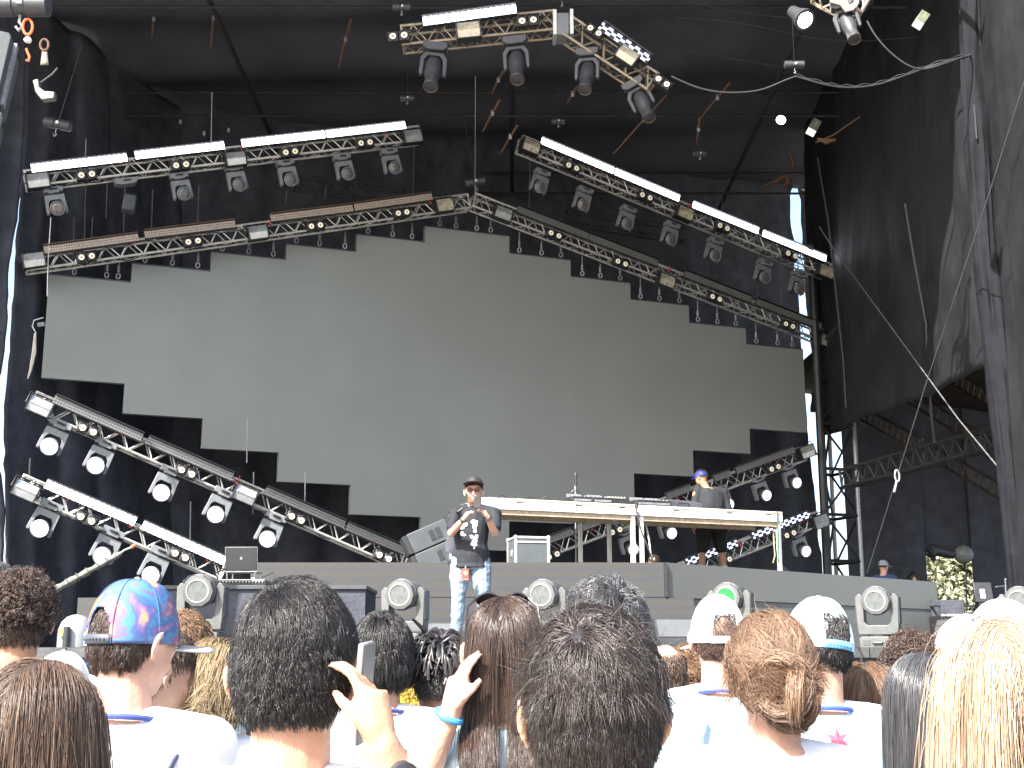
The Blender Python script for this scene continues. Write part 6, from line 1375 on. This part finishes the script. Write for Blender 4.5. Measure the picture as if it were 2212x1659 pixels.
# --- 3: galaxy cap
gal = bpy.data.materials.new('galaxy_print'); gal.use_nodes = True; _n = gal.node_tree; _b = _n.nodes['Principled BSDF']; _tc = _n.nodes.new('ShaderNodeTexCoord')
_nz = _n.nodes.new('ShaderNodeTexNoise'); _nz.inputs['Scale'].default_value = 13; _nz.inputs['Detail'].default_value = 9; _nz.inputs['Distortion'].default_value = .35; _n.links.new(_tc.outputs['Object'], _nz.inputs['Vector'])
_rp = _n.nodes.new('ShaderNodeValToRGB'); cr = _rp.color_ramp
for p_, c_ in ((.30, (.45, .12, .05)), (.38, (.55, .40, .16)), (.43, (.24, .14, .34)), (.48, (.06, .11, .30)), (.53, (.06, .24, .46)), (.58, (.16, .12, .26)), (.63, (.34, .12, .20)), (.70, (.60, .55, .45))):
    e_ = cr.elements.new(p_); e_.color = (*[q*.72 for q in c_], 1)
cr.elements.remove(cr.elements[0]); cr.elements.remove(cr.elements[-1])
_n.links.new(_nz.outputs[0], _rp.inputs[0]); _n.links.new(_rp.outputs[0], _b.inputs['Base Color']); _b.inputs['Roughness'].default_value = .65
P = crowd('man in backwards-strapped galaxy print cap with grey brim, looking right', 332, 1572, 3.0, yaw=-8, hyaw=-36, pitch=16, skin='light', vox=.0075)
P.shirt('white'); P.collar(mat('collar_navy', (.04, .06, .25), .7)); P.pants('dark', vox=.02)
P.hair('short', 'dark_brown', 8000, .022, .0015, seed=51, K_=5, lift=.12, mess=.45, grav=.35, lay=.7, keep=lambda d: (d[:, 2] < -.2) | ((np.abs(d[:, 0]) < .42) & (d[:, 1] < 0) & (d[:, 2] < .5)), low=-.9, puff=.006, square=2.8, shell=False, E=(.080, .100, .106))
P.cap(gal, mat('brim_grey', (.30, .29, .28), .8, 0, .1), back=True, yaw=0, tall=.145, band=-.022, strap=mat('strap_grey', (.05, .055, .07), .6), brimlen=.095, flat=True, tip=15)
backstrap(P, [(.15, 1.42), (.11, 1.30), (.03, 1.12), (-.06, .95)], belt, .006)
# --- 4: man in profile behind the galaxy cap
P = crowd('dark-haired man partly hidden behind the galaxy cap, his ear showing', 395, 1652, 3.7, yaw=-40, hyaw=-58, skin='light', vox=.011); P.shirt('ice'); P.pants('dark', vox=.02); P.hair('short', 'dark_brown', 5000, .03, .002, seed=61, lay=.8, lift=.15, mess=.4, low=-.6)
# --- 4b: long brown hair right of him
P = crowd('woman with long brown hair between the galaxy cap man and the braid', 425, 1745, 4.1, yaw=0, skin='light', vox=.012, female=True); P.shirt('ice'); P.pants('dark', vox=.02); P.hair('long', 'brown', 5000, .36, .0026, seed=62, K_=12, side='part', whorl=(0, 0, 1), grav=.9, mess=.2, puff=.016)
# --- 5: fade haircut
P = crowd('man with sandy faded haircut behind the grey brim of the galaxy cap', 446, 1592, 4.5, yaw=-15, hyaw=-32, skin='light', vox=.011); P.shirt('ice'); P.pants('dark', vox=.02)
P.hair('top', 'fair', 3500, .03, .0028, seed=71, keep=lambda d: d[:, 2] > .2, mess=.5, lift=.4, puff=.02); P.hair('fade', 'brown', 2500, .008, .0026, seed=72, K_=3, keep=lambda d: d[:, 2] < .25, low=-.85, shell=False, name='hair_fade')
# --- 6: braid
P = crowd('woman with blond-brown hair in a loose braid left of the big black-haired man', 530, 1682, 3.8, yaw=5, hyaw=8, skin='light', vox=.011, female=True); P.shirt('white'); P.pants('dark', vox=.02)
P.hair('swept', 'blond', 5500, .11, .0026, seed=81, K_=8, side=lambda d: np.array((-.5, -.7, -.75))-d*.4, lift=.03, grav=.12, mess=.25, low=-.8, puff=.014, tone=(.35, 1.1))
def bundle(P, path, n, rad, hm, seed, plait=.0, turns=5, w=.0028, K_=26, phases=3, name='braid', tone=(.4, 1.3)):
    rr = np.random.default_rng(seed); path = np.array(path, float); t = np.linspace(0, 1, K_); s_ = np.linspace(0, 1, len(path)); base = np.stack([np.interp(t, s_, path[:, i]) for i in range(3)], 1)
    k = rr.integers(0, phases, n); ph = k*2*math.pi/phases; tt = t[None]*turns*2*math.pi+ph[:, None]; env = (1-.5*t)[None]
    T = np.gradient(base, axis=0); T /= np.linalg.norm(T, axis=1)[:, None]; a = np.cross(T, (0, .9, .3)); a /= np.linalg.norm(a, axis=1)[:, None]; b = np.cross(T, a)
    o = rr.normal(size=(n, 2)); o /= np.linalg.norm(o, axis=1)[:, None]; o *= np.sqrt(rr.random((n, 1)))*rad
    X = base[None]+a[None]*((plait*np.sin(tt)+o[:, :1])*env)[:, :, None]+b[None]*((plait*.6*np.sin(2*tt)+o[:, 1:])*env)[:, :, None]
    return P.strands(X, w, hm, name, rr, tone)
bundle(P, [(-.02, -.10, -.05), (-.035, -.115, -.10), (-.045, -.115, -.16), (-.03, -.11, -.24), (-.02, -.10, -.30)], 900, .012, 'blond', 82, .013, 3.5)
# --- 8: black hair centre-left
P = crowd('boy with shiny black bowl-like hair between the big black-haired man and the dreadlocks', 932, 1608, 4.1, yaw=0, hyaw=8, skin='asian', vox=.010); P.shirt('white'); P.collar(mat('collar_navy', (.04, .06, .25), .7)); P.pants('dark', vox=.02)
P.hair('short', 'black', 11000, .045, .0019, seed=91, K_=7, lay=.8, whorl=(-.1, -.35, .93), lift=.12, mess=.4, grav=.3, low=-.82, puff=.022, square=3.0, tone=(.5, 2.2)); backstrap(P, [(.17, 1.40), (.10, 1.25), (.03, 1.1)], belt, .007)
# --- 9: dreadlocks
P = crowd('man with short black dreadlocks and faded nape left of the raised arm', 1067, 1655, 4.2, yaw=5, hyaw=14, skin='brown', vox=.010); P.shirt('ice'); P.pants('dark', vox=.02)
P.hair('dreads', 'black', 170, .085, .011, seed=101, K_=9, lay=.8, lift=.35, mess=.9, grav=.34, keep=lambda d: d[:, 2] > .30, low=-.8, clump=2, cl=.3, puff=.03, sides=6, taper=.8, tone=(1.0, 2.6), torso=False)
P.hair('fade', 'black', 3500, .006, .0022, seed=102, K_=3, lift=.3, keep=lambda d: d[:, 2] < .35, low=-.8, name='hair_fade', shell=True)
bundle(P, [(-.02, .0, .11), (-.05, -.02, .15), (-.085, -.03, .18)], 60, .006, 'black', 103, .003, 2, .006, 8, 3, 'standing_dread', (1, 2))
# --- 10: yellow curls
P = crowd('person with bright yellow frizzy curls between the boy and the dreadlocks', 1000, 1715, 5.0, yaw=0, skin='light', vox=.012, female=True); P.shirt('gold'); P.pants('dark', vox=.02); P.hair('curls', 'yellow', 6000, .16, .004, seed=111, K_=16, lift=.8, mess=.9, grav=.22, clump=14, curl=(.010, 4, .8), puff=.03, tone=(.5, 1.3))
# --- 12: woman with raised hand and straight dark hair
ar = [dict(S=S2(1085, 1835, 3.12), E=S2(1010, 1935, 3.02), W=S2(1100, 1738, 2.98), F=S2(1136, 1620, 2.99), P=S2(1200, 1680, 3.01), curl=.2), dict()]
P = crowd('woman with long straight dark hair, sunglasses on her head and a raised left arm', 1228, 1592, 3.1, yaw=0, hyaw=4, skin='light', vox=.0065, female=True, arms=ar)
P.shirt('ice', .3); P.pants('dark', vox=.02)
P.hair('long', 'dark_brown', 15000, .30, .0014, seed=121, K_=14, whorl=(-.08, 0, 1), side='part', lift=.06, grav=lambda f: .8+.5*f, mess=.24, low=-.85, clump=60, cl=.6, puff=.012, E=(.079, .100, .104), tone=(.5, 2.0))
P.hair('flyaway', 'dark_brown', 220, .26, .0008, seed=122, K_=14, side='part', whorl=(-.08, 0, 1), lift=.15, grav=.7, mess=.6, shell=False, name='flyaway_hair', cl=.1, puff=.04)
P.glasses(mat('lens_black', (.02, .02, .022), .06), dark_rim, up=True)
W_r = P.J['W'][0]; dd = (P.J['E'][0]-W_r).normalized(); a, b = orth(dd); MB().tube([W_r+dd*.01+(a*math.cos(q)+b*math.sin(q))*.0285 for q in [k*math.pi/12 for k in range(25)]], .0075, 8).build('wristband', mat('band_blue', (.06, .28, .50), .5), P.t)
# --- 14
P = crowd('man with wavy grey-black hair behind the big brown-black head', 1478, 1552, 3.3, yaw=0, hyaw=5, skin='light', vox=.011); P.shirt('ice'); P.pants('dark', vox=.02)
P.hair('wavy', 'silver_black', 9000, .06, .0017, seed=131, K_=8, lay=.7, whorl=(.25, -.55, .8), lift=.2, mess=.6, grav=.1, clump=30, cl=.8, puff=.028, tone=(.5, 2.2), torso=False)
# --- 15 white mesh cap
P = crowd('man in white mesh-back cap right of centre, white shirt', 1752, 1558, 4.2, yaw=0, hyaw=4, skin='light', vox=.009, body_w=1.08); P.shirt('white'); P.collar(mat('collar_navy', (.04, .06, .25), .7)); P.pants('dark', vox=.02)
P.hair('fade', 'dark_brown', 3500, .006, .002, seed=141, K_=3, lift=.3, keep=lambda d: (d[:, 2] < -.2) | ((np.abs(d[:, 0]) < .42) & (d[:, 1] < 0) & (d[:, 2] < .5)), low=-.86, shell=False, lay=1, puff=.003)
P.cap(mat('cap_white', (.74, .74, .73), .75, 0, .05, 20, .2, 200), back=True, tall=.150, band=-.034, flat=False)
# --- 16 auburn bun
P = crowd('woman with auburn hair pinned in a messy bun right of the white mesh cap', 1882, 1655, 2.95, yaw=0, hyaw=-4, skin='light', vox=.009, female=True); P.shirt('white'); P.pants('dark', vox=.02)
P.hair('swept', 'auburn', 14000, .10, .0014, seed=151, K_=9, lay=.9, side=lambda d: np.array((.18, -1.0, -.35))-d*.75, lift=.03, grav=.0, mess=.26, low=-.85, clump=24, cl=.7, puff=.018, tone=(.5, 1.9), torso=False)
def bun(P, c, hm, seed, n=3600, r0=.040):
    rr = np.random.default_rng(seed); K_ = 14; nb = 11; k = rr.integers(0, nb, n); ax = rr.normal(size=(nb, 3)); ax[:, 1] = -abs(ax[:, 1])*1.8-.4; ax /= np.linalg.norm(ax, axis=1)[:, None]
    a = np.cross(ax, (0, .3, 1)); a /= np.linalg.norm(a, axis=1)[:, None]; b = np.cross(ax, a); rb = rr.uniform(.45, 1.0, nb)*r0; cb = rr.normal(size=(nb, 3))*np.array((.020, .008, .020)); th0 = rr.uniform(0, 6.28, nb); sp = rr.uniform(2.4, 4.2, nb)
    t = np.linspace(0, 1, K_)[None]; th = th0[k][:, None]+sp[k][:, None]*t+rr.normal(size=(n, 1))*.18; o = rr.normal(size=(n, 3))*.0065
    X = np.array(c)+cb[k][:, None]+o[:, None]+rb[k][:, None, None]*(a[k][:, None]*np.cos(th)[:, :, None]+b[k][:, None]*np.sin(th)[:, :, None])+rr.normal(size=(n, K_, 3))*.0008
    return P.strands(X, .0016, hm, 'bun', rr, (.5, 1.9), k, nb, taper=.5)
bun(P, (.022, -.125, -.030), 'auburn', 152, 6500, .060); P.hair('wisps', 'auburn', 180, .06, .0015, seed=153, K_=7, lift=.8, mess=1.2, grav=.1, low=-.9, shell=False, puff=.03, name='wisps', cl=.1, torso=False)
backstrap(P, [(.15, 1.41), (.145, 1.25), (.13, 1.1)], blk, .016)
# --- 17 pale cap and star shirt
P = crowd('man in sunlit white and blue cap, pale shirt with one red star on the back', 1992, 1582, 3.6, yaw=0, hyaw=22, pitch=14, roll=8, skin='light', vox=.009, body_w=1.1); P.shirt('ice'); P.collar(); P.pants('dark', vox=.02)
P.hair('short', 'black', 3500, .018, .0022, seed=161, K_=4, keep=lambda d: (d[:, 2] < -.2) | ((np.abs(d[:, 0]) < .42) & (d[:, 1] < 0) & (d[:, 2] < .5)), low=-.9, shell=False, lay=1, puff=.004)
P.cap(mat('cap_pale', (.55, .68, .76), .7, 0, .08), None, back=True, tall=.15, band=-.034, tip=8, strap=mat('cap_strap_blue', (.12, .35, .55), .6), brimlen=.08)
mb = MB(); cx, cz = .014, 1.395; vs = [backpt(P, cx, cz, .030)]
for i in range(12):
    a = i*math.pi/6; rr_s = .036 if i % 2 == 0 else .014; vs.append(backpt(P, cx+rr_s*math.sin(a), cz+rr_s*math.cos(a)*.95, .030))
mb.add(vs, [(0, 1+i, 1+(i+1) % 12) for i in range(12)]); mb.build('star_print', mat('star_red', (.55, .06, .11), .8), P.t, smooth=False)
# --- 18 brown long hair
P = crowd('woman with long brown hair in front of the star shirt man at the right', 2118, 1730, 3.8, yaw=-10, hyaw=-20, skin='light', vox=.011, female=True); P.shirt('ice'); P.pants('dark', vox=.02); P.hair('long', 'fair', 11000, .38, .0018, seed=171, K_=13, side='part', whorl=(0, 0, 1), grav=.9, mess=.26, puff=.016, tone=(.4, 1.4), clump=40)
# --- 19 curly
P = crowd('person with dark springy curls just under the lone moving head at the right', 2232, 1655, 4.6, yaw=0, skin='tan', vox=.012); P.shirt('white'); P.pants('dark', vox=.02); P.hair('curls', 'dark_brown', 6000, .05, .0035, seed=181, K_=10, lift=1.1, mess=.9, grav=0, clump=9, cl=.8, curl=(.007, 1.7, .9), puff=.03, tone=(.5, 2.2))
# --- 20 straight shiny dark hair
P = crowd('woman with shiny grey-black straight hair left of the long ginger hair', 2262, 1738, 3.0, yaw=0, hyaw=-10, skin='light', vox=.010, female=True); P.shirt('white'); P.pants('dark', vox=.02); P.hair('long', 'silver_black', 15000, .24, .0014, seed=191, K_=12, side='part', whorl=(.15, 0, 1), lift=.05, grav=.9, mess=.2, puff=.012, tone=(.5, 2.0), clump=40); P.glasses(lens_sky, dark_rim)
# --- 21 blond curls under white cap
P = crowd('person with sandy curls under a white cap between the brown hair and the grey-black hair', 2165, 1735, 4.0, yaw=0, hyaw=10, skin='light', vox=.012, female=True); P.shirt('white'); P.pants('dark', vox=.02); P.hair('curls', 'blond', 4500, .16, .0032, seed=201, K_=14, lift=.5, mess=.8, grav=.4, curl=(.008, 4, .8), puff=.02, keep=lambda d: d[:, 2] < .3, tone=(.4, 1.2)); P.cap(MATS['cap_white'], None, back=False, tall=.10)
# --- 22 long ginger hair right front
P = crowd('woman with very long ginger-blond hair filling the lower right corner', 2440, 1705, 2.2, yaw=0, hyaw=0, skin='light', vox=.010, female=True); P.shirt('white'); P.pants('dark', vox=.02)
P.hair('long', 'ginger', 26000, .62, .0014, seed=211, K_=20, whorl=(-.1, 0, 1), side='part', lift=.06, grav=lambda f: .8+.5*f, mess=.24, low=-.88, clump=90, cl=.6, puff=.022, tone=(.5, 1.5)); P.hair('wisps', 'ginger', 160, .3, .0011, seed=212, K_=12, lift=.25, mess=.7, grav=.8, low=-.9, shell=False, puff=.06, name='wisps', cl=.1)
# --- 22b white hats behind
P = crowd('person in plain white hat behind the long ginger hair at the right', 2452, 1600, 3.3, yaw=0, skin='light', vox=.012); P.shirt('white'); P.pants('dark', vox=.02); P.hair('short', 'brown', 2000, .02, .003, seed=221); P.cap(MATS['cap_white'], None, back=False, tall=.118)
P = crowd('person with frizzy dark hair under a white hat left of the long ginger hair', 2365, 1628, 3.6, yaw=0, skin='tan', vox=.012, female=True); P.shirt('white'); P.pants('dark', vox=.02); P.hair('frizz', 'dark_brown', 2600, .20, .0024, seed=231, K_=18, lift=.7, mess=1.1, grav=.35, curl=(.012, 4, .5), cl=.3, puff=.03, keep=lambda d: d[:, 2] < .35); P.cap(MATS['cap_white'], None, back=False, tall=.118)
# --- 24 white cap left
P = crowd('person in white cap low between the curly man and the galaxy cap', 150, 1692, 4.4, yaw=0, skin='light', vox=.012); P.shirt('white'); P.pants('dark', vox=.02); P.hair('short', 'blond', 2000, .03, .003, seed=241, keep=lambda d: d[:, 2] < .2); P.cap(MATS['cap_white'], None, back=False, tall=.115)
# --- far heads and fillers
for i, (x, y, Y, hm, st_, la) in enumerate(((1622, 1645, 5.6, 'brown', 'bald', 'balding man with thin brown hair right of the big centre head'),
        (1686, 1662, 6.0, 'fair', 'curl', 'person with fluffy light brown curls left of the white mesh cap'),
        (215, 1742, 4.9, 'brown', 'cap', 'person in a second white cap left of the galaxy cap'),
        (560, 1745, 5.2, 'dark_brown', 'short', 'short-haired person hidden behind the big black-haired head'),
        (1180, 1760, 5.0, 'dark_brown', 'short', 'short-haired person hidden behind the straight dark hair'),
        (1355, 1720, 5.3, 'black', 'short', 'black-haired person hidden behind the big centre head'),
        (1780, 1745, 5.4, 'brown', 'short', 'brown-haired person low behind the auburn bun'),
        (2320, 1760, 5.2, 'dark_brown', 'short', 'short-haired person hidden behind the ginger hair'))):
    P = crowd(la, x, y, Y, yaw=(-1)**i*6, skin='light', vox=.014); P.shirt('white' if i % 2 else 'ice'); P.pants('dark', vox=.02)
    if st_ == 'bald': P.hair('thin', hm, 1600, .03, .004, seed=300+i, keep=lambda d: d[:, 2] < .55, low=-.8, shell=False)
    elif st_ == 'curl': P.hair('curls', hm, 3000, .06, .004, seed=300+i, lift=1, mess=.9, grav=0, curl=(.008, 1.5, .8), puff=.03)
    else:
        P.hair('short', hm, 2200, .03, .004, seed=300+i, low=-.8)
        if st_ == 'cap': P.cap(MATS['cap_white'], None, back=False, tall=.115)
